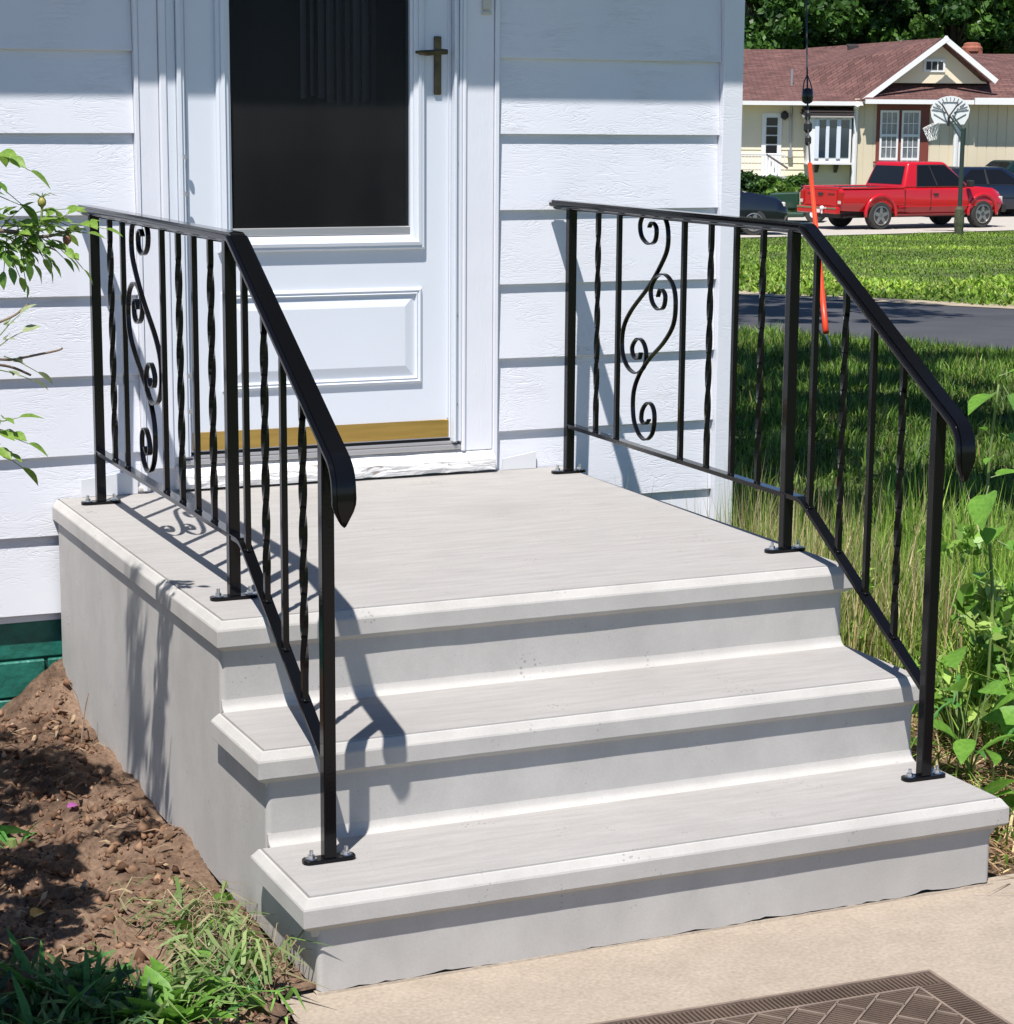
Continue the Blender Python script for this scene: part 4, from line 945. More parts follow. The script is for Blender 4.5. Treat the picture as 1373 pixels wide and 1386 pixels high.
# door lines, handle, stripe crease
for x in (0.02, 1.28): MB().box(x-0.008, x+0.008, -0.9175, -0.912, 0.46, 1.04).build('door_seam', DARKTRIM, tk)
MB().box(-0.84, -0.825, -0.9175, -0.905, 0.46, 1.05).build('cab_seam', DARKTRIM, tk)
MB().box(0.10, 0.26, -0.932, -0.912, 0.875, 0.925).build('door_handle', DARKTRIM, tk, bevel=0.008)
MB().box(-1.05, 2.15-0.6, -0.934, -0.905, 0.575, 0.60).build('side_moulding', RED, tk, bevel=0.008)
for s in (-1, 1):
    MB().box(1.16, 1.30, s*1.02-0.10, s*1.02+0.10, 1.08, 1.26).build('mirror', DARKTRIM, tk, bevel=0.03)
    flare(tk, -1.62, 0.40, 0.49, s*0.91, RED); flare(tk, WB-1.62, 0.40, 0.48, s*0.90, RED)
    MB().box(-2.90, -2.78, s*0.82-0.07, s*0.82+0.07, 0.66, 0.98).build('tail_lamp', TAILRED, tk, bevel=0.02)
    MB().box(-2.905, -2.895, s*0.82-0.06, s*0.82+0.06, 0.68, 0.76).build('reverse_lamp', CLEARLENS, tk)
    MB().box(2.40, 2.53, s*0.73-0.10, s*0.73+0.10, 0.68, 0.82).build('headlamp', CLEARLENS, tk, bevel=0.02)
    wheel(tk, -1.62, s*0.80, 0.365, 0.26); wheel(tk, WB-1.62, s*0.80, 0.365, 0.26)
MB().box(-2.885, -2.862, -0.68, 0.68, 0.62, 1.01).build('tailgate', RED, tk, bevel=0.012)
MB().box(-2.905, -2.886, -0.10, 0.10, 0.88, 0.95).build('tailgate_handle', DARKTRIM, tk, bevel=0.008)
for y in (-0.45, 0.42): MB().box(-2.892, -2.886, y-0.14, y+0.14, 0.90, 0.935).build('tailgate_badge', mat('dark_red_badge', (0.13, 0.01, 0.012), 0.3), tk)
bmp = MB().box(-3.02, -2.88, -0.86, 0.86, 0.42, 0.60).build('rear_bumper', RED, tk, bevel=0.03, seg=2)
MB().box(-3.028, -3.0205, -0.84, 0.84, 0.545, 0.585).build('bumper_step', CHROME, bmp)
MB().box(-3.03, -3.0205, -0.16, 0.16, 0.44, 0.53).build('licence_plate', NWHITE, bmp)
MB().lathe([(0.02, -0.10), (0.03, 0.0), (0.055, 0.03), (0.055, 0.07), (0.02, 0.10)], 2, (-3.06, -0.30, 0.52), 12).build('hitch_cap', NWHITE, tk)
MB().box(2.50, 2.68, -0.84, 0.84, 0.40, 0.62).build('front_bumper', DARKTRIM, tk, bevel=0.04)
MB().box(2.545, 2.575, -0.50, 0.50, 0.64, 0.80).build('grille', DARKTRIM, tk)
MB().box(-2.7, 2.3, -0.55, 0.55, 0.30, 0.46).build('chassis', DARKTRIM, tk)
MB().box(-1.05, 1.22, -0.895, -0.80, 0.335, 0.40).build('rocker_panel', mat('dark_red_rocker', (0.16, 0.02, 0.018), 0.6), tk, bevel=0.02)  # darker red strip along the lower body
MB().tube([(-2.6, -0.55, 0.34), (-2.2, -0.55, 0.36), (-2.0, -0.3, 0.36)], 0.05, 8).build('exhaust', DARKTRIM, tk)

def sedan(name, label, cat, lat, dep, heading, m, spec, group=None):
    e = empty(name, (*station(lat, dep), gzd(dep)+0.02), math.atan2(RGT.y*math.cos(heading)+FWD.y*math.sin(heading), RGT.x*math.cos(heading)+FWD.x*math.sin(heading)))
    tag(e, label, cat, group)
    L2, w_, H, belt, hood = spec
    A = [(-1.35, 0.33, 0.37, -1.0, -0.5), (-1.35, 0.33, 0.37, 0.5, 1.0), (1.40, 0.33, 0.37, -1.0, -0.5), (1.40, 0.33, 0.37, 0.5, 1.0)]
    s_ = lambda z0, z2, k=1.0: [(w_*0.90*k, z0), (w_*0.98*k, z0+0.14), (w_*k, (z0+z2)/2), (w_*0.95*k, z2-0.05), (w_*0.86*k, z2)]
    loft('body', [(-L2, s_(0.34, belt-0.12, 0.86)), (-L2+0.12, s_(0.28, belt-0.03, 0.95)), (-1.5, s_(0.24, belt+0.02)), (0.9, s_(0.22, belt)), (1.25, s_(0.22, hood+0.02)), (1.95, s_(0.26, hood-0.10, 0.96)), (L2-0.08, s_(0.28, hood-0.24, 0.88)), (L2, s_(0.34, hood-0.34, 0.78))], m, e, A)
    q = greenhouse(e, m, (-1.75, 1.30), (-1.0, 0.35), belt-0.03, H, w_*0.90, w_*0.68)
    for sd in ('right', 'left'):
        sh = [(0.13, 0.12), (0.88, 0.12), (0.84, 0.86), (0.20, 0.86)] if sd == 'right' else [(0.12, 0.12), (0.87, 0.12), (0.80, 0.86), (0.16, 0.86)]
        quadpanel('side_window', q[sd], 0, 0, 0, 0, 0.012, CARGLASS, e, sh); quadpanel('door_pillar', q[sd], 0.47, 0.50, 0.10, 0.88, 0.02, DARKTRIM, e)
    quadpanel('windshield', q['front'], 0.05, 0.95, 0.06, 0.92, 0.012, CARGLASS, e); quadpanel('rear_window', q['rear'], 0.07, 0.93, 0.1, 0.9, 0.012, CARGLASS, e)
    for s in (-1, 1):
        wheel(e, -1.35, s*(w_-0.12), 0.325, 0.21, 6); wheel(e, 1.40, s*(w_-0.12), 0.325, 0.21, 6)
        MB().box(L2-0.30, L2-0.06, s*w_*0.72-0.12, s*w_*0.72+0.12, hood-0.34, hood-0.22).build('headlamp', CLEARLENS, e, bevel=0.03)
        MB().box(-L2-0.01, -L2+0.10, s*w_*0.70-0.12, s*w_*0.70+0.12, belt-0.28, belt-0.14).build('tail_lamp', TAILRED, e, bevel=0.02)
        MB().box(0.72, 0.86, s*(w_+0.06)-0.08, s*(w_+0.06)+0.08, belt+0.02, belt+0.15).build('mirror', m, e, bevel=0.03)
    MB().box(L2-0.10, L2+0.03, -w_*0.74, w_*0.74, 0.26, 0.46).build('front_bumper', DARKTRIM, e, bevel=0.03)
    MB().box(-1.7, 1.2, -w_*0.6, w_*0.6, belt-0.05, belt-0.01).build('seat_deck', DARKTRIM, e)
    return e
BLK = paint('black_car_paint', (0.006, 0.008, 0.016), 0.15)
NAVY = paint('navy_car_paint', (0.008, 0.014, 0.032), 0.15)
GRNCAR = paint('dark_green_car_paint', (0.006, 0.02, 0.018), 0.2)
sedan('parked_car', 'black car with alloy wheel parked at the left end of the driveway', 'car', (1027-686.5)*53.0/2989-1.40*math.cos(0.08)-0.22, 53.4, 0.08, BLK, (2.25, 0.88, 1.46, 0.98, 1.02), 'cars parked near the neighbour house')
sedan('parked_car', 'navy blue car parked beyond the hood of the red pickup', 'car', (1330-686.5)*65.0/2989, 65.0, 0.35, NAVY, (2.2, 0.86, 1.44, 0.92, 0.94), 'cars parked near the neighbour house')
sedan('parked_car', 'dark green car half hidden at the right edge behind the navy one', 'car', (1395-686.5)*67.5/2989, 67.5, 0.35, GRNCAR, (2.3, 0.9, 1.58, 1.0, 1.0), 'cars parked near the neighbour house')

# --- riding mower between the black car and the pickup
mw = empty('riding_mower', (*station((1078-686.5)*61/2989, 61), gzd(61)), FAR_RZ+2.9)
tag(mw, 'dark green riding mower standing between black car and pickup', 'mower')
MG = paint('mower_green', (0.012, 0.045, 0.025), 0.35)
MB().prism([(-0.1, 0.38), (0.75, 0.34), (0.80, 0.62), (0.70, 0.80), (-0.1, 0.84)], 1, -0.24, 0.24).build('hood', MG, mw, bevel=0.04)
MB().prism([(-0.75, 0.34), (-0.1, 0.34), (-0.1, 0.45), (-0.35, 0.50), (-0.80, 0.58)], 1, -0.40, 0.40).build('rear_fender', MG, mw, bevel=0.03)
MB().prism([(-0.70, 0.58), (-0.30, 0.56), (-0.30, 0.64), (-0.60, 0.68), (-0.72, 0.98), (-0.80, 0.98)], 1, -0.22, 0.22).build('seat', DARKTRIM, mw, bevel=0.03)
MB().tube([(-0.05, 0, 0.80), (-0.16, 0, 0.98)], 0.02, 8).tube([(-0.16+0.16*math.cos(a)*0.3, 0.17*math.sin(a), 0.98+0.05*math.cos(a)) for a in [2*math.pi*k/16 for k in range(17)]], 0.014, 6).build('steering_wheel', DARKTRIM, mw)
MB().box(-0.30, 0.40, -0.55, 0.55, 0.16, 0.30).build('mower_deck', MG, mw, bevel=0.05)
for (x, y, r, w_) in ((0.58, -0.36, 0.19, 0.16), (0.58, 0.36, 0.19, 0.16), (-0.55, -0.38, 0.26, 0.22), (-0.55, 0.38, 0.26, 0.22)):
    t_ = MB(); t_.lathe([(r*0.45, -w_/2), (r*0.9, -w_/2), (r, -w_/4), (r, w_/4), (r*0.9, w_/2), (r*0.45, w_/2)], 1, (x, y, r), 20); wo = t_.build('wheel', TYRE, mw)
    MB().cyl((x, y-w_*0.51 if y < 0 else y+w_*0.41, r), 1, r*0.46, w_*0.1, 14).build('hub', NWHITE, wo)

# --- basketball hoop seen from behind
HPD = 54.6
bh = empty('basketball_hoop', (*station((1301-686.5)*HPD/2989, HPD), gzd(HPD)), FAR_RZ)
tag(bh, 'white fan-shaped basketball backboard on a dark green pole', 'basketball hoop')
POLE = mat('dark_green_pole', (0.022, 0.04, 0.032), 0.5)
MB().tube([(0, 0, -0.1), (0.0, 0, 2.60)], 0.055, 14).build('pole', POLE, bh)
MB().lathe([(0.10, 0), (0.13, 0.3), (0.11, 0.62), (0.06, 0.70)], 2, (0, 0, 0), 12).build('pole_pad', mat('weathered_wrap', (0.06, 0.07, 0.035), 0.8, var=0.4, vscale=12), bh)
bb = empty('backboard'); bb.parent = bh; bb.location = (-0.22, 0.62, 2.98); bb.rotation_euler = (0, 0, R(-20))
fan = []
for k in range(13): a = R(12+156*k/12); fan.append((0.50*math.cos(a), 0.42*math.sin(a)))
fan += [(-0.46, -0.10), (-0.36, -0.28), (0.36, -0.28), (0.46, -0.10)]
BBW = mat('white_backboard', (0.72, 0.73, 0.72), 0.45)
MB().prism(fan, 1, 0.0, 0.03).build('board_panel', BBW, bb)
rb_ = MB()
for k in range(13):
    a = R(12+156*k/12); rb_.box(0, 0, 0, 0, 0, 0) if False else rb_.tube([(0.30*math.cos(a), -0.012, 0.26*math.sin(a)), (0.47*math.cos(a), -0.012, 0.39*math.sin(a))], 0.009, 4)
for (a, b_) in (((-0.40, -0.02), (-0.05, -0.22)), ((0.40, -0.02), (0.05, -0.22)), ((-0.42, 0.10), (-0.10, 0.02)), ((0.42, 0.10), (0.10, 0.02)), ((-0.25, -0.26), (0.25, -0.26)), ((-0.34, 0.20), (-0.12, -0.02)), ((0.34, 0.20), (0.12, -0.02)), ((-0.2, 0.27), (0.2, 0.27))):
    rb_.tube([(a[0], -0.012, a[1]), (b_[0], -0.012, b_[1])], 0.011, 4)
o = rb_.build('board_rib', mat('grey_board_rib', (0.25, 0.26, 0.27), 0.5), bb); o['kind'] = 'stuff'
for (a, b_, r) in (((-0.20, -0.06, 0.22), (0.02, -0.16, -0.12), 0.02), ((0.20, -0.06, 0.22), (-0.02, -0.16, -0.12), 0.02), ((0, -0.16, -0.10), (0, -0.16, -0.32), 0.035)):
    MB().tube([a, b_], r, 6).build('strut', DARKTRIM, bb)
for (a, b_) in (((-0.02, 0.0, 2.30), (-0.24, 0.50, 2.78)), ((0.04, 0.0, 2.52), (-0.18, 0.48, 2.92)), ((-0.02, 0.0, 2.52), (-0.26, 0.48, 2.92)), ((0.05, 0.0, 2.20), (0.05, 0.0, 2.62))):
    MB().tube([a, b_], 0.022, 6).build('arm', POLE, bh)
hp_c = Vector((-0.62, 0.86, 2.70))
MB().tube([(hp_c.x+0.21*math.cos(a), hp_c.y+0.21*math.sin(a), hp_c.z-0.02+0.10*math.cos(a)) for a in [2*math.pi*k/20 for k in range(21)]], 0.012, 6).build('rim', mat('pale_rim', (0.60, 0.58, 0.55), 0.5), bh)
net = MB()
for k in range(12):
    a = 2*math.pi*k/12
    for sgn in (-1, 1):
        net.tube([(hp_c.x+r_*math.cos(a+sgn*t)+0.10*h_, hp_c.y+r_*math.sin(a+sgn*t), hp_c.z-0.02+0.10*math.cos(a+sgn*t)*(1-h_*2)-h_) for r_, t, h_ in ((0.21, 0, 0), (0.17, 0.26, 0.13), (0.13, 0.52, 0.26), (0.10, 0.78, 0.38))], 0.009, 4)
o = net.build('net', NWHITE, bh)

# --- guy wire with orange guard near the street
gw = empty('guy_wire', (*station(2.80, 18.9), gzd(18.9)), FAR_RZ)
tag(gw, 'utility guy wire with bright orange guard by the road edge', 'guy wire')
ORG = mat('orange_guard_plastic', (0.72, 0.055, 0.012), 0.4, var=0.12, vscale=4)
def gwp(t):                                             # along the wire from the anchor: metres of run
    return (-0.03+0.02*t*1.0+0.075*max(0, t-1.8), t, 0.12+0.885*t)
MB().tube([(0.02, -0.16, -0.05), gwp(0.0)], 0.009, 6).build('anchor_rod', ALU, gw)
gpts = [gwp(t) for t in np.linspace(0.02, 1.62, 7)]
gm = MB()
gm.tube(gpts, 0.027, 12, 0.020); gm.build('guard', ORG, gw, smooth=True)
MB().tube([gwp(1.6), gwp(2.0), gwp(3.2), gwp(9.0)], 0.0085, 6).build('wire', DKIRON, gw)
for t, r, h_ in ((1.86, 0.03, 0.05), (2.0, 0.04, 0.06), (2.12, 0.028, 0.05)):
    p = Vector(gwp(t)); MB().lathe([(0.012, -h_), (r, -h_*0.5), (r, h_*0.5), (0.012, h_)], 2, p, 10).build('clamp', DKIRON, gw)
p = Vector(gwp(2.33)); MB().lathe([(0.02, -0.075), (0.05, -0.055), (0.058, 0.0), (0.05, 0.055), (0.02, 0.075)], 2, p, 12).build('insulator', mat('black_insulator', (0.025, 0.02, 0.018), 0.25), gw, smooth=True)
for s in (-1, 1): MB().tube([p+Vector((s*0.045, 0, 0.05)), p+Vector((s*0.030, 0.06, 0.13)), Vector(gwp(2.56))], 0.006, 5).build('wire_loop', DKIRON, gw)

# ------------------------------------------------------------------ grass and leaves
GRASSM = mat('grass_blade', (0.1, 0.2, 0.03), 0.5, attr=True, trans=0.35, spec=0.3)
LEAFM = mat('tree_leaf', (0.1, 0.2, 0.03), 0.45, attr=True, trans=0.3, spec=0.4)
LITTERM = mat('litter', (0.2, 0.1, 0.05), 0.9, attr=True, spec=0.1)
def blades(base, h, lean, width, col, tipcol=None, droop=0.35):
    """curved grass blades as arrays: base (n,3), h, lean (fraction), width, col (n,3)"""
    n = len(base); a = rng.uniform(0, 2*np.pi, n); d = np.stack([np.cos(a), np.sin(a), np.zeros(n)], 1)
    fa = a+np.pi/2+rng.normal(0, 0.5, n); wdir = np.stack([np.cos(fa), np.sin(fa), np.zeros(n)], 1)*(width/2)[:, None]
    hz = h*np.sqrt(np.maximum(0.05, 1-lean**2)); up = np.array([0, 0, 1.0])
    p1 = base+d*(h*lean*0.35)[:, None]+up*(hz*0.55)[:, None]; p2 = base+d*(h*lean)[:, None]+up*(hz*(1-droop*lean))[:, None]
    V = np.stack([base-wdir, base+wdir, p1-wdir*0.8, p1+wdir*0.8, p2], 1).reshape(-1, 3)
    i = (np.arange(n)*5)[:, None]; q = i+np.array([0, 1, 3, 2]); t = i+np.array([2, 3, 4])
    tc_ = col if tipcol is None else tipcol
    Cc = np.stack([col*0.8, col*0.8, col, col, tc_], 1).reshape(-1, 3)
    return V, q, t, Cc
def join_blades(name, parts, m=GRASSM, label=None, cat=None, parent=None):
    V = []; q = []; t = []; c = []; off = 0
    for (v, qq, tt, cc) in parts: V.append(v); q.append(qq+off); t.append(tt+off); c.append(cc); off += len(v)
    o = fast_mesh(name, np.concatenate(V), np.concatenate(q), np.concatenate(t), np.concatenate(c), m, parent)
    o['kind'] = 'stuff'
    if label: o['label'] = label; o['category'] = cat
    return o
def mixcol(n, cols, p=None, jit=0.18):
    cols = np.array(cols); k = rng.choice(len(cols), n, p=p); return np.clip(cols[k]*(1+rng.normal(0, jit, (n, 1))), 0.005, 1)
G1, G2, G3, STRAW, STRAW2 = (0.10, 0.19, 0.025), (0.16, 0.27, 0.04), (0.055, 0.115, 0.017), (0.42, 0.33, 0.16), (0.30, 0.22, 0.10)
def stat_xy(lat, dep): return CAM.x+RGT.x*lat+FWD.x*dep, CAM.y+RGT.y*lat+FWD.y*dep
def on_ground(x, y): return np.stack([x, y, gz(x, y)-0.005], 1)

# mown lawn between the house and the road, clumpy
def lawn(n, l0, l1, d0, d1, hmin, hmax, wmin, wmax, cols, p, edge=None, clump=2.2, thr=-0.25):
    dep = d0+(d1-d0)*rng.random(n)**0.85; lat = l0+(l1-l0)*rng.random(n)
    vis = (lat/dep > 0.085) & (lat/dep < 0.25); lat, dep = lat[vis], dep[vis]
    if edge: k = edge(lat, dep); lat, dep = lat[k], dep[k]
    x, y = stat_xy(lat, dep); n = len(x)
    nz = np.array([mnoise.noise(Vector((a*clump, b_*clump, 0)))+0.5*mnoise.noise(Vector((a*clump*3, b_*clump*3, 4))) for a, b_ in zip(x, y)])
    h = rng.uniform(hmin, hmax, n)*(1+0.7*np.clip(nz, -0.8, 1)); lo = np.array([mnoise.noise(Vector((a*0.33, b_*0.33, 11))) for a, b_ in zip(x, y)]); c = mixcol(n, cols, p, 0.26)*(1+0.6*np.clip(nz, -0.8, 1))[:, None]*(1+0.55*lo)[:, None]*(1+np.outer(lo, (0.12, 0.0, 0.1)))
    return blades(on_ground(x, y), h, rng.uniform(0.15, 0.8, n) if wmax < 0.02 else rng.uniform(0.4, 0.97, n), rng.uniform(wmin, wmax, n), np.clip(c, 0.01, 1))
near_ok = lambda l, d: d < NEAR_E[0]+NEAR_E[1]*(l-3)-0.05+0.15*np.sin(l*9)
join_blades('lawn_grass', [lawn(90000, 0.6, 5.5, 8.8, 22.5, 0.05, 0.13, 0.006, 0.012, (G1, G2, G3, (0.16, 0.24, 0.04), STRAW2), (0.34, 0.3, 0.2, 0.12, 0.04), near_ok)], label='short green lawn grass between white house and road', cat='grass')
far_ok = lambda l, d: (d > FAR_E[0]+FAR_E[1]*(l-3)+0.7+0.3*np.sin(l*3)) & (d < 49.0+0.78*(l-3)+0.25*np.sin(l*5))
FG1, FG2, FG3 = (0.165, 0.275, 0.03), (0.22, 0.33, 0.045), (0.105, 0.20, 0.022)
fl = lawn(110000, 2.2, 14.5, 25.5, 57.5, 0.03, 0.085, 0.014, 0.026, (FG1, FG2, FG3, (0.30, 0.32, 0.09)), (0.4, 0.3, 0.24, 0.06), far_ok, clump=0.8)
fw_ok = lambda l, d: far_ok(l, d) & (d < FAR_E[0]+FAR_E[1]*(l-3)+7.5+2.0*np.sin(l*1.9))
fw = lawn(42000, 2.2, 10.0, 23.0, 38, 0.04, 0.14, 0.022, 0.048, ((0.20, 0.32, 0.03), (0.28, 0.39, 0.06), (0.12, 0.23, 0.025), (0.36, 0.35, 0.12)), (0.4, 0.3, 0.24, 0.06), fw_ok, clump=1.3)
join_blades('verge_grass', [fl, fw], label='sunlit bright green grass and weeds beyond the road', cat='grass')

# tall grass going to straw along the right side of the steps and the house
parts = []
def tall(n, x0, x1, y0, y1, hm, hM, wm, wM, cols, p, lean=(0.05, 0.45), tip=None):
    x = rng.uniform(x0, x1, n); y = rng.uniform(y0, y1, n)
    nz = np.array([mnoise.noise(Vector((a*3, b_*3, 7))) for a, b_ in zip(x, y)])
    return blades(on_ground(x, y), rng.uniform(hm, hM, n)*(1+0.45*nz), rng.uniform(*lean, n), rng.uniform(wm, wM, n), mixcol(n, cols, p), droop=0.5)
GG = ((0.22, 0.37, 0.05), (0.33, 0.48, 0.085), (0.12, 0.24, 0.03), (0.62, 0.52, 0.28), STRAW)
parts.append(tall(15000, 1.66, 3.3, -0.75, 0.8, 0.20, 0.46, 0.004, 0.009, GG, (0.38, 0.26, 0.30, 0.03, 0.03)))
parts.append(tall(4200, 1.66, 2.5, -0.85, 0.6, 0.38, 0.64, 0.003, 0.006, ((0.26, 0.36, 0.07), (0.55, 0.46, 0.24), STRAW, (0.70, 0.60, 0.36)), (0.46, 0.20, 0.20, 0.14), (0.03, 0.30)))
parts.append(tall(5200, 2.22, 3.4, -1.75, 0.3, 0.18, 0.48, 0.004, 0.009, GG, (0.38, 0.32, 0.2, 0.06, 0.04), (0.2, 0.8)))
parts.append(tall(750, 1.66, 2.3, -2.1, -0.7, 0.06, 0.22, 0.004, 0.010, GG, (0.3, 0.25, 0.2, 0.15, 0.1), (0.3, 0.9)))
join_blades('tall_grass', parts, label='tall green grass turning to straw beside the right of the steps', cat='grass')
# dry clippings on the earth there
x = rng.uniform(1.64, 2.35, 3800); y = rng.uniform(-2.6, -0.6, 3800)
b_ = on_ground(x, y)+np.array([0, 0, 0.012]); b_[:, 2] += rng.uniform(0, 0.035, 3800)
join_blades('dry_straw', [blades(b_, rng.uniform(0.06, 0.20, 3800), rng.uniform(0.93, 0.999, 3800), rng.uniform(0.002, 0.006, 3800), mixcol(3800, ((0.36, 0.24, 0.13), (0.26, 0.15, 0.08), (0.5, 0.38, 0.2), (0.14, 0.08, 0.04))))], LITTERM, 'dry brown straw on the ground right of the lowest step', 'straw')
V = []; F = []; nx, ny = 40, 60
for j in range(ny+1):
    for i in range(nx+1):
        x = 1.60+1.1*i/nx; y = -4.2+3.6*j/ny; lim = 1.575 if y > -2.1 else 1.675
        V.append((max(x, lim), y, -0.035+0.04*mnoise.noise(Vector((x*6, y*6, 1)))*0.6+0.012*abs(mnoise.noise(Vector((x*25, y*25, 3))))-0.05*max(0, (x-2.3))))
for j in range(ny):
    for i in range(nx): a = j*(nx+1)+i; F.append((a, a+1, a+nx+2, a+nx+1))
structure(mesh_obj('earth_strip', V, F, SOIL, smooth=True), 'bare earth strip along the right of the walk')

# ------------------------------------------------------------------ trees
BARK = mat('grey_bark', (0.10, 0.075, 0.055), 0.9, var=0.35, vscale=9, bump=0.03, bscale=14, stretch=(1, 1, 0.25))
def leaf_cloud(n, centres, rad, size, cols, flat=0.0, asp=0.32, upright=0.0):
    k = rng.integers(0, len(centres), n); c = np.asarray(centres)[k]; r = np.asarray(rad)[k]
    v = rng.normal(0, 1, (n, 3)); v /= np.linalg.norm(v, axis=1)[:, None]
    p = c+v*(r*rng.random(n)**0.45)[:, None]*np.array([1, 1, 0.75])
    a = rng.normal(0, 1, (n, 3)); a[:, 2] = a[:, 2]*(1-flat)+upright; a /= np.linalg.norm(a, axis=1)[:, None]
    b2 = np.cross(a, rng.normal(0, 1, (n, 3))); b2 /= np.linalg.norm(b2, axis=1)[:, None]
    s = rng.uniform(size*0.6, size*1.3, n)[:, None]
    V = np.stack([p-a*s*0.5, p+b2*s*asp-a*s*0.05, p+a*s*0.55, p-b2*s*asp-a*s*0.05], 1).reshape(-1, 3)
    cl = np.asarray(cols)[rng.integers(0, len(cols), len(centres))][k]*(1+rng.normal(0, 0.22, (n, 1)))
    return V, (np.arange(n)*4)[:, None]+np.array([0, 1, 2, 3]), np.repeat(np.clip(cl, 0.008, 1), 4, 0)
def tree(name, label, lat, dep, zc, rad, nclus, nleaf, size, cols, group, clus=0.30, trunk_r=0.22, cat='tree'):
    x, y = station(lat, dep); z0 = gzd(dep); e = empty(name, (x, y, z0)); tag(e, label, cat, group)
    cs = []; rs = []
    for i in range(nclus):
        v = rng.normal(0, 1, 3); v /= np.linalg.norm(v); q = rng.random()**0.4
        cs.append((v[0]*rad[0]*q, v[1]*rad[0]*q, zc-z0+v[2]*rad[1]*q)); rs.append(rad[0]*clus*rng.uniform(0.6, 1.25))
    tr_ = MB(); h = zc-z0
    trunk = [(0, 0, -0.3), (0.05, 0.02, h*0.3), (-0.06, 0.05, h*0.65), (0.02, 0, h+rad[1]*0.5)]
    tr_.tube(spline(trunk, 4), trunk_r, 10, trunk_r*0.25)
    for i in range(0, nclus, max(1, nclus//14)):
        c = cs[i]; st = h*rng.uniform(0.35, 0.8); mid = (c[0]*0.45, c[1]*0.45, st+(c[2]-st)*0.6)
        tr_.tube([(0, 0, st), mid, c], trunk_r*0.35, 6, 0.02)
    tr_.build('trunk', BARK, e, smooth=True)
    V, q, cl = leaf_cloud(nleaf, cs, rs, size, cols)
    fast_mesh('crown', V, q, None, cl, LEAFM, e)
    return e
MAPLE = ((0.05, 0.12, 0.02), (0.07, 0.155, 0.025), (0.035, 0.09, 0.016), (0.09, 0.18, 0.03))
DARKM = ((0.025, 0.06, 0.014), (0.035, 0.08, 0.018), (0.045, 0.095, 0.02))
CON = ((0.06, 0.085, 0.025), (0.085, 0.11, 0.035), (0.04, 0.065, 0.02))
for lat, dep, zc, rd, lab in ((9.6, 84, 5.2, (3.4, 5.0), 'leafy maple behind the left end of the cream house roof'), (13.4, 86, 5.6, (3.4, 5.2), 'leafy maple rising behind the middle of the cream house roof'), (16.6, 83, 5.4, (2.6, 4.6), 'leafy maple just left of the clay chimney')):
    tree('maple_tree', lab, lat, dep, zc, rd, 130, 26000, 0.27, MAPLE, 'trees behind the neighbour house', 0.19)
tree('conifer_tree', 'olive green conifer behind the roof right of the clay chimney', 20.2, 84, 5.0, (2.5, 5.5), 120, 24000, 0.17, CON, 'trees behind the neighbour house', 0.17)
for i, lat in enumerate((6, 10.5, 15, 19.5, 24.5)):
    tree('woodland_tree', 'dark woodland tree behind the maples, '+('leftmost of its row', 'second from the left', 'middle one of five', 'second from the right', 'rightmost of its row')[i], lat, 96+2*(i % 2), 5.0, (4.2, 7.5), 60, 11000, 0.5, DARKM, 'dark woodland trees behind the maples', 0.33, 0.3)
for i, (lat, dep, zc, rd, lab) in enumerate(((0.60, 8.6, 6.2, (2.7, 1.7), 'yard tree shading the near lawn beside the white house'), (0.90, 12.9, 6.4, (2.7, 1.8), 'yard tree shading the far half of the near lawn'), (1.0, 20.8, 7.2, (3.2, 2.2), 'yard tree shading the road beyond the white house'))):
    tree('yard_tree', lab, lat, dep, zc, rd, 46, 8500, 0.20, MAPLE, 'shade trees in the yard', 0.17, 0.13)
# shrubs and flowers in front of the neighbour's porch
for i, (u, v, dep, r, cols, lab) in enumerate(((1012, 252, 66.5, 0.75, DARKM, 'dark green shrub at the foot of the porch railing'), (1036, 254, 66.0, 0.65, MAPLE, 'mid green shrub below the porch steps'), (1062, 262, 65.0, 0.60, ((0.15, 0.26, 0.04), (0.20, 0.33, 0.05), (0.10, 0.2, 0.03)), 'bright yellow-green perennials right of the porch shrubs'), (1078, 248, 67.5, 0.7, MAPLE, 'leafy shrub under the bay window'))):
    x, y = station((u-686.5)*dep/2989, dep); e = empty('garden_shrub', (x, y, gzd(dep))); tag(e, lab, 'shrub', 'shrubs in front of the neighbour house')
    cs = [tuple(rng.normal(0, r*0.5, 3)*np.array([1.1, 0.6, 0.55])+np.array([0, 0, r*0.9])) for k in range(26)]
    V, q, cl = leaf_cloud(4200, cs, [r*0.33]*26, 0.13, cols); fast_mesh('foliage', V, q, None, cl, LEAFM, e)
    sm = MB()
    for c in cs[:9]: sm.tube([(c[0]*0.2, c[1]*0.2, -0.05), c], 0.02, 5, 0.008)
    sm.build('stem', BARK, e)
    if i == 0:
        for k in range(10):
            c = (rng.normal(0.5, 0.25), -0.45, rng.uniform(0.3, 0.8)); MB().lathe([(0.01, -0.03), (0.06, 0.0), (0.05, 0.03), (0.01, 0.04)], 2, c, 7).build('red_flower', mat('red_flower', (0.45, 0.05, 0.03), 0.6), e)

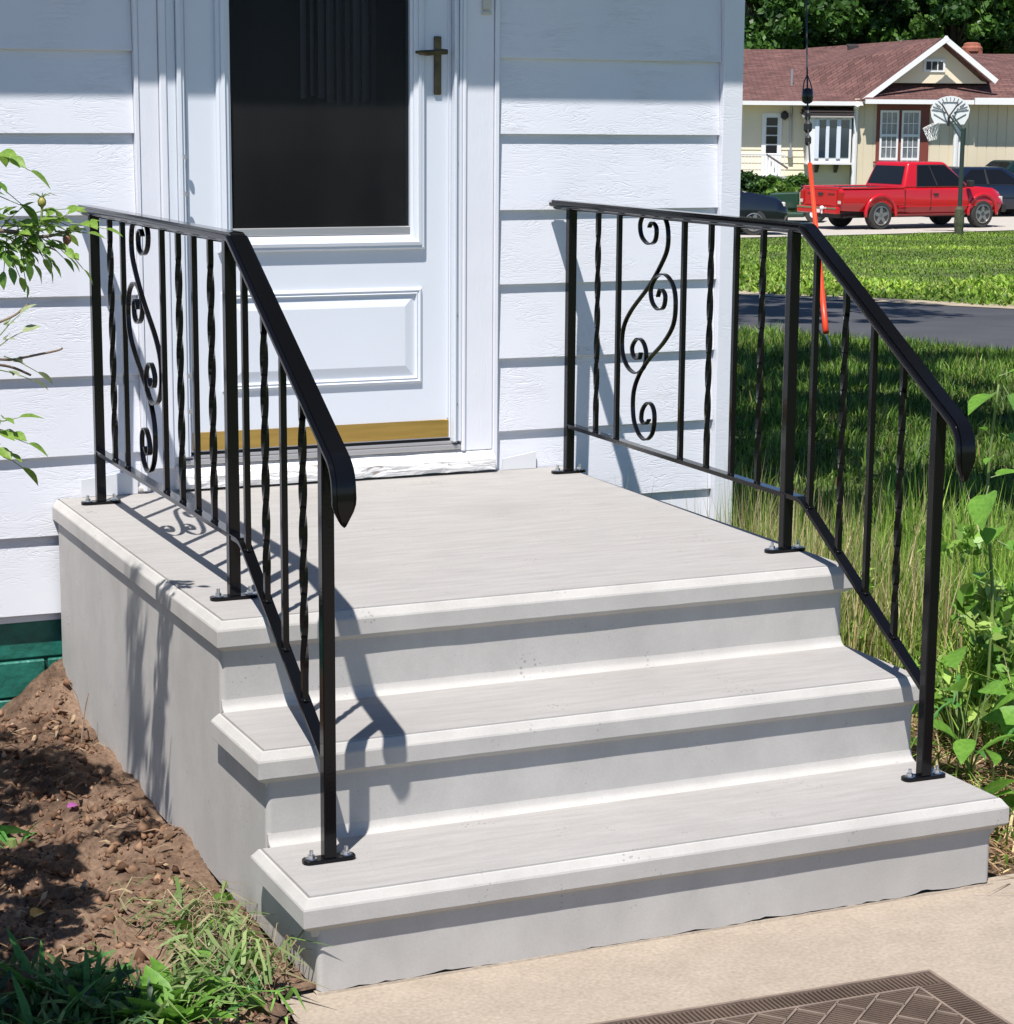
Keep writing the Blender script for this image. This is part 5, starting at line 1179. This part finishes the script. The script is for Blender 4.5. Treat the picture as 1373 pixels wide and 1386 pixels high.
# ------------------------------------------------------------------ garden plants
def leaf_data(name, outline, fold, m, curl=0.15):
    """leaf along +x with a midrib: outline = (x, half width) list"""
    me = bpy.data.meshes.new(name); V = []; F = []
    for x, w_ in outline:
        z = -curl*x*x; V += [(x, -w_, z+fold*w_), (x, 0, z), (x, w_, z+fold*w_)]
    for i in range(len(outline)-1):
        a = i*3; F += [(a, a+1, a+4, a+3), (a+1, a+2, a+5, a+4)]
    me.from_pydata(V, [], F); me.update(); me.materials.append(m); me.polygons.foreach_set('use_smooth', [True]*len(F)); return me
def put_leaf(me, p, d, size, roll, parent, name='leaf', origin=Vector()):
    """a leaf at point p pointing along d"""
    d = Vector(d).normalized(); side = d.cross(Vector((0, 0, 1)))
    if side.length < 1e-3: side = Vector((1, 0, 0))
    side.normalize(); up = side.cross(d); Mx = Matrix((d, -side, up)).transposed()
    Mx = Mx @ Matrix.Rotation(roll, 3, 'X')
    o = bpy.data.objects.new(name, me); C.objects.link(o); o.parent = parent
    M4 = Mx.to_4x4() @ Matrix.Diagonal((size, size, size, 1)); M4.translation = Vector(p)-origin; o.matrix_local = M4
    return o
OVATE = [(0, 0.012), (0.08, 0.12), (0.22, 0.23), (0.40, 0.28), (0.60, 0.25), (0.80, 0.14), (0.93, 0.05), (1.0, 0.004)]
HEART = [(-0.10, 0.02), (-0.16, 0.16), (-0.14, 0.30), (-0.02, 0.43), (0.18, 0.47), (0.42, 0.40), (0.65, 0.26), (0.85, 0.11), (1.0, 0.006)]
STRAPL = [(0, 0.02), (0.2, 0.05), (0.5, 0.06), (0.8, 0.04), (1.0, 0.003)]
ROSE_M = leaf_mat('rose_leaf', (0.15, 0.28, 0.04), (0.28, 0.43, 0.08), 0.45)
ROSE_D = leaf_mat('rose_leaf_dark', (0.08, 0.18, 0.03), (0.16, 0.29, 0.05), 0.4)
PALE_M = leaf_mat('pale_leaf', (0.26, 0.33, 0.16), (0.38, 0.43, 0.24), 0.3)
WEED_M = leaf_mat('weed_leaf', (0.12, 0.28, 0.035), (0.20, 0.40, 0.06), 0.4)
STRAP_M = leaf_mat('strap_leaf', (0.06, 0.19, 0.04), (0.10, 0.27, 0.06), 0.3)
STEM_G = mat('green_stem', (0.13, 0.19, 0.05), 0.6)
STEM_B = mat('brown_cane', (0.20, 0.14, 0.10), 0.8, var=0.3, vscale=20)
L_rose = leaf_data('rose_leaf', OVATE, 0.35, ROSE_M); L_rosed = leaf_data('rose_leaf_dark', OVATE, 0.3, ROSE_D); L_pale = leaf_data('pale_leaf', OVATE, 0.3, PALE_M)
L_heart = leaf_data('heart_leaf', HEART, 0.22, WEED_M, 0.22); L_weed = leaf_data('weed_leaf', OVATE, 0.25, WEED_M, 0.3); L_strap = leaf_data('strap_leaf', STRAPL, 0.5, STRAP_M, 0.35)

RB = Vector((-0.760, -1.900, 0.000)); rose = empty('rose_bush', RB)
tag(rose, 'overgrown rose bush reaching in from the left, with hips and spent blooms', 'shrub')
rr = random.Random(11)
def cane(pts, r0=0.007, r1=0.0025, m=STEM_B):
    P = spline(pts, 6); mb_ = MB().tube(P, r0, 6, r1); mb_.V = [tuple(Vector(v)-RB) for v in mb_.V]; mb_.build('cane', m, rose, smooth=True); return [Vector(p) for p in P]
def sprig(p, d, n, size, me, parent=rose, org=RB):
    """compound leaf: leaflets in pairs along a short stalk"""
    p = Vector(p); d = Vector(d).normalized(); side = d.cross(Vector((0, 0, 1))).normalized(); L_ = size*1.9
    q = [p, p+d*L_*0.5+Vector((0, 0, -0.004)), p+d*L_+Vector((0, 0, -0.014))]
    mb_ = MB().tube([v-org for v in q], 0.0013, 5, 0.0008); mb_.build('leaf_stalk', STEM_G, parent)
    for k in range(n//2):
        t = 0.35+0.5*k/max(1, n//2); c = p+d*L_*t
        for s in (-1, 1): put_leaf(me, c, d*0.55+side*s*0.9+Vector((0, 0, rr.uniform(-0.45, 0.2))), size*rr.uniform(0.75, 1.0), rr.uniform(-0.7, 0.7), parent, 'leaf', org)
    put_leaf(me, q[2], d+Vector((0, 0, -0.35)), size*1.1, rr.uniform(-0.5, 0.5), parent, 'leaf', org)
# the cane that hangs in front of the siding, level with the railing top
c1 = cane([(-0.760, -1.900, 0.000), (-0.718, -1.794, 0.937), (-0.576, -1.626, 1.356), (-0.400, -1.526, 1.406), (-0.299, -1.492, 1.393), (-0.224, -1.476, 1.406)])
for (p, d, n, sz, me) in (((-0.358, -1.509, 1.406), (0.4, 0.1, 0.5), 4, 0.045, L_rosed), ((-0.333, -1.501, 1.399), (0.7, -0.3, 0.55), 4, 0.045, L_rose), ((-0.316, -1.501, 1.397), (0.5, -0.4, -0.9), 6, 0.040, L_rosed), ((-0.299, -1.492, 1.393), (0.9, -0.2, -0.75), 6, 0.040, L_rosed), ((-0.266, -1.484, 1.397), (0.8, 0.1, -0.5), 4, 0.042, L_rose), ((-0.241, -1.484, 1.402), (1, 0, 0.15), 4, 0.045, L_rose), ((-0.366, -1.517, 1.406), (0.3, -0.4, -0.8), 6, 0.042, L_rosed), ((-0.392, -1.526, 1.406), (0.1, -0.3, 0.3), 4, 0.05, L_rose), ((-0.283, -1.492, 1.397), (0.4, 0.4, 0.55), 2, 0.045, L_rose), ((-0.341, -1.509, 1.402), (-0.2, -0.3, -0.9), 4, 0.042, L_rosed), ((-0.291, -1.492, 1.439), (0.8, 0, 0.25), 2, 0.05, L_rose), ((-0.30, -1.50, 1.40), (0.6, 0.5, -0.6), 4, 0.042, L_rose), ((-0.34, -1.50, 1.41), (0.5, 0.3, 0.2), 4, 0.045, L_rose)):
    p = (p[0]-0.028, p[1], p[2]); sprig(p, d, n, sz*0.80, me)
    sprig(Vector(p)+Vector((rr.uniform(-0.03, 0.03), rr.uniform(-0.04, 0.04), rr.uniform(-0.02, 0.02))), (d[0]*0.7+rr.uniform(-0.3, 0.3), d[1]+rr.uniform(-0.5, 0.5), d[2]*0.6+rr.uniform(-0.3, 0.3)), 4, sz*0.8, me)
    sprig(Vector(p)+Vector((rr.uniform(-0.06, 0.0), rr.uniform(-0.04, 0.04), rr.uniform(-0.03, 0.03))), (rr.uniform(0, 0.8), rr.uniform(-0.6, 0.6), rr.uniform(-0.7, 0.6)), 4, sz*0.72, L_rose)
# hips and spent blooms
def hip(p, col, name, long=True):
    mb_ = MB(); mb_.lathe([(0.002, -0.010), (0.008, -0.004), (0.009, 0.004), (0.005, 0.011)], 2, Vector(p)-RB, 10)
    o = mb_.build(name, mat(name+'_skin', col, 0.5), rose, smooth=True)
    sp_ = MB()
    for k in range(5):
        a = 2*math.pi*k/5; q = Vector(p)-RB+Vector((0, 0, 0.011)); sp_.tube([q, q+Vector((0.016*math.cos(a), 0.016*math.sin(a), 0.008)), q+Vector((0.030*math.cos(a), 0.030*math.sin(a), 0.004))], 0.0016, 4, 0.0004)
    sp_.build('sepal', STEM_G, o)
hip((-0.295, -1.492, 1.460), (0.30, 0.27, 0.06), 'spent_bloom'); hip((-0.245, -1.484, 1.385), (0.24, 0.10, 0.06), 'rose_hip'); hip((-0.354, -1.509, 1.377), (0.5, 0.30, 0.04), 'yellow_bloom')
cane([(-0.308, -1.501, 1.396), (-0.298, -1.497, 1.431), (-0.295, -1.492, 1.454)], 0.003, 0.002, STEM_G); cane([(-0.274, -1.488, 1.397), (-0.249, -1.484, 1.393)], 0.003, 0.002, STEM_G)
# leaves poking in above it and the twiggy cane below it
cane([(-0.740, -1.850, 0.100), (-0.618, -1.710, 1.272), (-0.484, -1.584, 1.565), (-0.408, -1.543, 1.573)])
sprig((-0.417, -1.543, 1.569), (0.9, 0, -0.3), 4, 0.05, L_rose); sprig((-0.425, -1.543, 1.523), (0.9, 0.1, -0.55), 2, 0.05, L_rosed); sprig((-0.433, -1.543, 1.490), (1, 0.1, -0.2), 2, 0.045, L_rosed)
cane([(-0.720, -1.750, 0.050), (-0.601, -1.668, 0.937), (-0.467, -1.576, 1.138), (-0.366, -1.543, 1.155), (-0.283, -1.526, 1.167), (-0.270, -1.526, 1.173)], 0.004, 0.0018)
cane([(-0.534, -1.626, 1.104), (-0.450, -1.576, 1.205), (-0.366, -1.543, 1.243), (-0.337, -1.534, 1.264)], 0.0035, 0.0018); cane([(-0.450, -1.576, 1.155), (-0.383, -1.551, 1.142), (-0.337, -1.534, 1.121)], 0.0035, 0.0025)
for (p, d) in (((-0.408, -1.559, 1.180), (0.7, 0, 0.6)), ((-0.392, -1.551, 1.163), (0.8, 0, -0.25)), ((-0.400, -1.559, 1.205), (0.6, 0, 0.8)), ((-0.408, -1.559, 1.138), (0.7, 0, -0.1))): sprig(p, d, 2, 0.036, L_pale)
cane([(-0.600, -1.650, 0.150), (-0.517, -1.610, 0.895), (-0.442, -1.568, 1.021)], 0.0035, 0.0018)
for (p, d) in (((-0.438, -1.568, 1.021), (0.9, 0, -0.2)), ((-0.442, -1.568, 0.996), (0.9, 0.1, -0.5)), ((-0.450, -1.568, 1.021), (0.7, 0, 0.3))): sprig(p, d, 4, 0.046, L_rose)
# tall canes just outside the picture whose leaves shade the soil and the side of the steps
fc = []; fr_r = []
for (x, y, z0, z1) in ((-0.52, -1.50, 1.80, 2.22),):
    cane([(-0.76, -1.90, 0.0), ((-0.76+x)/2-0.1, (y-1.9)/2, z0*0.6), (x, y, z0), (x, y, z1)], 0.005, 0.002)
    for k in range(9): fc.append((x-RB.x+rr.uniform(-0.02, 0.02), y-RB.y+rr.uniform(-0.03, 0.03), z0+(z1-z0)*k/8)); fr_r.append(0.028 if k in (0, 8) else 0.05)
NT = len(fc)
for (x, y, z, r) in ((-0.47, -1.17, 1.10, 0.13), (-0.56, -1.05, 1.15, 0.15), (-0.66, -1.22, 0.95, 0.16), (-0.62, -1.88, 0.94, 0.11), (-0.64, -1.66, 0.98, 0.12), (-0.70, -1.95, 0.85, 0.14), (-0.76, -2.42, 0.72, 0.11), (-0.80, -2.28, 0.80, 0.13), (-0.86, -2.55, 0.74, 0.14), (-0.80, -2.66, 0.75, 0.11), (-0.92, -2.7, 0.80, 0.2), (-0.60, -0.75, 1.0, 0.13), (-0.76, -2.1, 0.64, 0.12), (-0.85, -2.95, 0.9, 0.16), (-0.82, -2.61, 1.2, 0.15), (-0.73, -2.63, 1.15, 0.10), (-0.92, -2.76, 1.2, 0.16), (-0.80, -2.45, 1.15, 0.12)):
    fc.append((x-RB.x, y-RB.y, z)); fr_r.append(r)
    cane([(-0.80+rr.uniform(-0.1, 0.02), -1.6+(y+1.6)*0.5, 0.0), (x-0.1, y, z*0.6), (x, y, z)])
V, q, cl = leaf_cloud(3400, fc[NT:], fr_r[NT:], 0.06, ((0.05, 0.12, 0.02), (0.08, 0.17, 0.03)))
V2, q2, cl2 = leaf_cloud(80, fc[:NT], fr_r[:NT], 0.13, ((0.05, 0.12, 0.02), (0.08, 0.17, 0.03)), asp=0.09, upright=1.2)
o = fast_mesh('foliage', np.concatenate([V, V2]), np.concatenate([q, q2+len(V)]), None, np.concatenate([cl, cl2]), LEAFM, rose); o['kind'] = 'stuff'

# tall weed with heart-shaped leaves right of the lower railing post
def weed(base, label, tops, scale=1.0):
    B = Vector(base); e = empty('heart_leaf_weed', B); tag(e, label, 'weed', 'weeds right of the steps')
    for (pts, leaves) in tops:
        P = spline(pts, 5); mb_ = MB().tube([Vector(p)-B for p in P], 0.006, 6, 0.003); mb_.build('stem', STEM_G, e, smooth=True)
        for (p, d, s, roll, me) in leaves:
            p = Vector(p); dd = Vector(d).normalized(); st = p-dd*s*0.35
            MB().tube([st-B, p-B], 0.002, 5, 0.0015).build('leaf_stalk', STEM_G, e)
            put_leaf(me, p, d, s*0.76, roll, e, 'leaf', B)
    return e
weed((2.26, -1.22, 0.0), 'tall bright green weed with big heart-shaped leaves at the right edge', [
    ([(2.26, -1.22, -0.03), (2.27, -1.22, 0.35), (2.25, -1.20, 0.66), (2.27, -1.20, 0.95)], [((2.20, -1.26, 0.66), (-0.5, -0.45, -0.5), 0.13, 0.5, L_heart), ((2.31, -1.28, 0.62), (0.05, -0.7, -0.75), 0.17, -0.3, L_heart), ((2.24, -1.20, 0.92), (-0.85, -0.2, -0.25), 0.12, 0.2, L_heart), ((2.30, -1.22, 0.91), (0.3, -0.5, -0.8), 0.13, 0.0, L_heart), ((2.33, -1.19, 0.80), (0.5, -0.3, -0.3), 0.09, 0.3, L_heart), ((2.24, -1.22, 0.76), (-0.6, -0.4, 0.0), 0.06, 0.3, L_weed), ((2.23, -1.21, 0.83), (-0.6, -0.2, 0.4), 0.055, 0.3, L_weed), ((2.30, -1.20, 0.98), (0.5, -0.2, 0.2), 0.08, 0.0, L_weed), ((2.25, -1.24, 0.57), (-0.7, -0.5, -0.2), 0.10, 0.2, L_heart), ((2.30, -1.24, 0.52), (0.5, -0.6, -0.3), 0.11, 0.1, L_heart), ((2.28, -1.21, 0.71), (0.5, -0.3, 0.2), 0.08, 0.1, L_heart), ((2.24, -1.22, 0.45), (-0.6, -0.5, 0.1), 0.09, 0.3, L_heart)]),
    ([(2.28, -1.20, -0.03), (2.33, -1.22, 0.25), (2.36, -1.24, 0.45)], [((2.34, -1.26, 0.42), (-0.3, -0.7, -0.3), 0.10, 0.4, L_weed), ((2.37, -1.24, 0.47), (0.2, -0.3, 0.6), 0.09, 0.0, L_weed), ((2.30, -1.24, 0.30), (-0.7, -0.4, 0.1), 0.10, -0.3, L_weed), ((2.38, -1.28, 0.33), (0.4, -0.6, -0.2), 0.11, 0.3, L_weed)])])
wl_rnd = random.Random(3)
for (bx, by, lab) in ((2.05, -1.45, 'low broad-leaved weed just behind the lower right post'), (2.16, -1.60, 'leafy weed with dark narrow leaves at the right edge above the straw'), (1.90, -1.95, 'small weed beside the right end of the lowest step'), (2.12, -1.30, 'leafy weed in front of the tall grass right of the lower post'), (2.02, -1.78, 'weed with long leaves over the straw at the right edge'), (1.86, -1.40, 'weed sprouting close behind the lower right post')):
    B = Vector((bx, by, -0.02)); e = empty('broadleaf_weed', B); tag(e, lab, 'weed', 'low weeds right of the steps')
    for k in range(11):
        a = wl_rnd.uniform(0, 6.28); h_ = wl_rnd.uniform(0.05, 0.26); r_ = wl_rnd.uniform(0.03, 0.10); p = Vector((r_*math.cos(a), r_*math.sin(a), h_))
        MB().tube([(0, 0, 0), p*0.6+Vector((0, 0, 0.02)), p], 0.003, 5, 0.0015).build('stem', STEM_G, e)
        put_leaf(L_weed if k % 3 else L_strap, p, (math.cos(a), math.sin(a), wl_rnd.uniform(-0.5, 0.6)), wl_rnd.uniform(0.08, 0.15), wl_rnd.uniform(-0.6, 0.6), e)

# tangle of small weed leaves between the tall grass and the walk
cs = []; rs = []
for k in range(60):
    x = wl_rnd.uniform(2.15, 2.75); y = wl_rnd.uniform(-1.55, -0.5); cs.append((x, y, wl_rnd.uniform(0.05, 0.42))); rs.append(wl_rnd.uniform(0.04, 0.10))
Vt, qt, ct = leaf_cloud(1500, cs, rs, 0.055, ((0.17, 0.33, 0.05), (0.24, 0.42, 0.07), (0.10, 0.22, 0.035), (0.30, 0.42, 0.10)), asp=0.2)
o = fast_mesh('weed_tangle', Vt, qt, None, ct, LEAFM); o['kind'] = 'stuff'; o['label'] = 'tangle of small bright weed leaves at the right edge'; o['category'] = 'weeds'
# broad strap leaves and low green plants in the soil bed
def strap_plant(base, label, n, length, seed, me=None, spread=1.0):
    r_ = random.Random(seed); B = Vector(base); e = empty('garden_plant', B); tag(e, label, 'plant', 'plants in the soil bed')
    for k in range(n):
        a = r_.uniform(0, 6.28); el = r_.uniform(0.2, 1.2)
        put_leaf(me or L_strap, Vector((0.02*spread*math.cos(a), 0.02*spread*math.sin(a), 0.005)), (math.cos(a)*math.cos(el)*spread, math.sin(a)*math.cos(el)*spread, math.sin(el)), length*r_.uniform(0.6, 1.2), r_.uniform(-0.6, 0.6), e)
    MB().lathe([(0.012, -0.05), (0.016, 0.0), (0.010, 0.02)], 2, (0, 0, 0), 8).build('crown', STEM_G, e)
    return e
BL = leaf_data('broad_blade', [(0, 0.05), (0.2, 0.14), (0.45, 0.19), (0.7, 0.15), (0.9, 0.06), (1.0, 0.005)], 0.35, STRAP_M, 0.5)
tp = empty('tulip_plant', (-0.375, -1.04, soil_z(-0.375, -1.04))); tag(tp, 'broad glossy green leaf at the left edge above the soil', 'plant', 'plants in the soil bed')
for (d, s, roll) in (((0.75, -0.25, 0.40), 0.115, -0.9), ((-0.6, 0.3, 0.6), 0.12, 0.3), ((0.0, -0.8, 0.45), 0.10, 0.4), ((0.5, -0.7, 0.3), 0.08, 0.1)): put_leaf(BL, (0, 0, 0), d, s, roll, tp)
MB().lathe([(0.014, -0.05), (0.018, 0.0), (0.012, 0.03)], 2, (0, 0, 0), 8).build('crown', STEM_G, tp)
r2 = random.Random(21)
for i, (x, y, n, L_, lab) in enumerate(((-0.46, -2.02, 24, 0.115, 'strap-leaved plant in shade at the left edge of the bed'), (-0.40, -2.14, 24, 0.105, 'shaded strap-leaved clump second from the left edge'), (-0.32, -2.10, 18, 0.09, 'small shaded clump between strap plants and sunlit weeds'), (-0.50, -2.24, 24, 0.12, 'shaded strap-leaved clump in the bottom left corner'), (-0.27, -2.24, 18, 0.10, 'sunlit pale green rosette near the bottom edge'), (-0.24, -2.16, 14, 0.09, 'smaller sunlit green rosette above the bottom edge one'), (-0.10, -2.20, 14, 0.08, 'green tuft at the lower left corner of the steps'), (-0.33, -1.12, 8, 0.07, 'sprawling seedling beside the broad glossy leaf'))):
    strap_plant((x, y, soil_z(x, y)), lab, n, L_, 30+i, me=L_weed if i in (4, 5) else None)

# dense low leaves in the shaded corner
cs = []; rs = []
for k in range(46):
    x = r2.uniform(-0.62, -0.31); y = r2.uniform(-2.38, -1.97)+(x+0.45)*-0.25; cs.append((x, y, soil_z(x, y)+0.03)); rs.append(0.05)
Vg, qg, cg = leaf_cloud(650, cs, rs, 0.05, ((0.05, 0.12, 0.035), (0.07, 0.15, 0.04), (0.03, 0.08, 0.028), (0.14, 0.22, 0.08)), asp=0.13, upright=0.5)
o = fast_mesh('ground_cover', Vg, qg, None, cg, LEAFM); o['kind'] = 'stuff'; o['label'] = 'dense dark green low leaves in the bottom left corner'; o['category'] = 'ground cover'
# pulled-up weeds lying against the side of the steps
def laid(n, xc, yc, sx, sy, lmin, lmax, wmin, wmax, cols, lift=0.05):
    x = rng.normal(xc, sx, n); y = rng.normal(yc, sy, n); x = np.minimum(x, np.where(y > -2.16, 0.0, -0.07))
    z = np.array([soil_z(a, b2) for a, b2 in zip(x, y)])+rng.uniform(0.004, lift, n)
    return blades(np.stack([x, y, z], 1), rng.uniform(lmin, lmax, n), rng.uniform(0.75, 0.995, n), rng.uniform(wmin, wmax, n), mixcol(n, cols), droop=0.9)
WILT = ((0.20, 0.29, 0.10), (0.28, 0.36, 0.14), (0.13, 0.22, 0.06), (0.36, 0.32, 0.18)); ROOT = ((0.34, 0.24, 0.16), (0.24, 0.15, 0.09), (0.45, 0.36, 0.24))
join_blades('pulled_weeds', [laid(90, -0.09, -1.86, 0.04, 0.08, 0.08, 0.17, 0.004, 0.010, WILT), laid(80, -0.12, -2.12, 0.07, 0.07, 0.08, 0.18, 0.005, 0.011, WILT), laid(150, -0.06, -1.95, 0.045, 0.12, 0.06, 0.17, 0.0015, 0.0035, ROOT), laid(60, -0.24, -2.28, 0.09, 0.05, 0.06, 0.14, 0.006, 0.012, ((0.2, 0.36, 0.08), (0.28, 0.44, 0.12), (0.14, 0.28, 0.05))), laid(30, -0.16, -1.70, 0.08, 0.10, 0.05, 0.12, 0.002, 0.006, WILT, 0.02)], GRASSM, 'wilted pulled-up weeds heaped against the side of the steps', 'weeds')
WILTM = leaf_mat('wilted_leaf', (0.17, 0.27, 0.09), (0.30, 0.38, 0.16), 0.3)
L_wilt = leaf_data('wilted_leaf', [(0, 0.01), (0.15, 0.08), (0.35, 0.13), (0.6, 0.12), (0.85, 0.06), (1.0, 0.004)], 0.6, WILTM, 0.7)
for i, (x, y, n, L_, lab) in enumerate(((-0.075, -1.80, 15, 0.075, 'uprooted leafy weed highest in the heap by the steps'), (-0.085, -1.92, 16, 0.08, 'uprooted weed drooping in the middle of the heap'), (-0.13, -2.07, 16, 0.09, 'uprooted weed with long leaves low in the heap'), (-0.17, -2.17, 14, 0.09, 'uprooted weed lying nearest the bottom edge of the picture'))):
    r_ = random.Random(70+i); B = Vector((x, y, soil_z(x, y)+0.02)); e = empty('uprooted_weed', B); tag(e, lab, 'weed', 'uprooted weeds by the steps')
    for k in range(n):
        a = r_.uniform(0, 6.28); rd = r_.uniform(0.0, 0.05); p = Vector((rd*math.cos(a), rd*math.sin(a), r_.uniform(0, 0.035)))
        put_leaf(L_wilt if k % 4 else L_weed, p, (math.cos(a), math.sin(a), r_.uniform(-0.5, 0.45)), L_*r_.uniform(0.6, 1.25), r_.uniform(-1.0, 1.0), e)
    rt = MB()
    for k in range(7):
        a = r_.uniform(0, 6.28); p = Vector((math.cos(a), math.sin(a), 0))*0.07; rt.tube([(0, 0, 0.02), p*0.5+Vector((0, 0, 0.03)), p-Vector((0, 0, 0.01))], 0.0022, 5, 0.0008)
    rt.build('root', STEM_B, e)
# clods, chips and dead leaves strewn over the soil
n = 5200; x = rng.uniform(-0.75, 0.02, n); y = rng.uniform(-2.35, -0.02, n); x = np.where((y < -2.12) & (x > -0.08), -0.08-rng.random(n)*0.4, x)
z = np.array([soil_z(a, b2) for a, b2 in zip(x, y)])
s = np.minimum(rng.gamma(1.3, 0.0030, n)+0.0012, 0.016); oc = np.array([[1,0,0],[-1,0,0],[0,1,0],[0,-1,0],[0,0,1],[0,0,-1]], float)
Vv = (np.stack([x, y, z+s*0.2], 1)[:, None, :]+oc[None]*s[:, None, None]*rng.uniform(0.3, 1.5, (n, 6, 1))+rng.normal(0, 0.25, (n, 6, 3))*s[:, None, None]).reshape(-1, 3)
tri = np.array([[0,2,4],[2,1,4],[1,3,4],[3,0,4],[2,0,5],[1,2,5],[3,1,5],[0,3,5]])
T_ = ((np.arange(n)*6)[:, None, None]+tri[None]).reshape(-1, 3)
cc = np.repeat(mixcol(n, ((0.16, 0.09, 0.055), (0.10, 0.055, 0.034), (0.25, 0.15, 0.095), (0.38, 0.27, 0.19)), (0.40, 0.33, 0.255, 0.015)), 6, 0)
o = fast_mesh('soil_clods', Vv, None, T_, cc, LITTERM); o['kind'] = 'stuff'; o['label'] = 'loose clods and crumbs of brown earth in the bed'; o['category'] = 'soil'
n = 300
x = rng.uniform(-0.6, 0.0, n); y = rng.uniform(-2.3, -0.3, n); z = np.array([soil_z(a, b2) for a, b2 in zip(x, y)])
join_blades('dead_leaves', [blades(np.stack([x, y, z+0.010], 1), rng.uniform(0.02, 0.07, n), rng.uniform(0.9, 0.998, n), rng.uniform(0.004, 0.016, n), mixcol(n, ((0.22, 0.14, 0.085), (0.15, 0.09, 0.055), (0.30, 0.22, 0.14), (0.09, 0.055, 0.032))), droop=0.9)], LITTERM, 'dead leaves and twigs scattered over the brown soil', 'litter')
PET = leaf_data('petal', [(0, 0.05), (0.25, 0.22), (0.6, 0.30), (0.9, 0.18), (1.0, 0.03)], 0.4, mat('magenta_petal', (0.42, 0.10, 0.36), 0.5, trans=0.3), 0.3)
pe = bpy.data.objects.new('fallen_petal', PET); C.objects.link(pe); pe.location = (-0.172, -0.985, soil_z(-0.172, -0.985)+0.014); pe.scale = (0.032,)*3; pe.rotation_euler = (0.3, -0.2, 0.5)
tag(pe, 'magenta petal fallen on the dark soil', 'petal')
YL = leaf_data('yellow_leaf', OVATE, 0.5, leaf_mat('yellow_dead_leaf', (0.55, 0.30, 0.06), (0.62, 0.42, 0.12), 0.3), 0.5)
yl = bpy.data.objects.new('yellowed_leaf', YL); C.objects.link(yl); yl.location = (-0.385, -1.60, soil_z(-0.385, -1.60)+0.016); yl.scale = (0.055,)*3; yl.rotation_euler = (0.2, -0.3, 0.7)
tag(yl, 'orange-yellow dead leaf on the soil near the left edge', 'leaf')
# thin dry twig leaning on the side of the steps
tw = MB(); tw.tube(spline([(-0.03, -0.50, 0.0), (-0.012, -0.47, 0.10), (0.004, -0.46, 0.16)], 5), 0.003, 5, 0.0015); tw.tube([(-0.014, -0.473, 0.09), (-0.02, -0.43, 0.15), (-0.035, -0.41, 0.18)], 0.002, 5, 0.001); tw.tube([(-0.014, -0.473, 0.10), (-0.05, -0.42, 0.11)], 0.0015, 5, 0.001)
tag(tw.build('dry_twig', STEM_B), 'thin dry twig leaning on the side of the steps', 'twig')
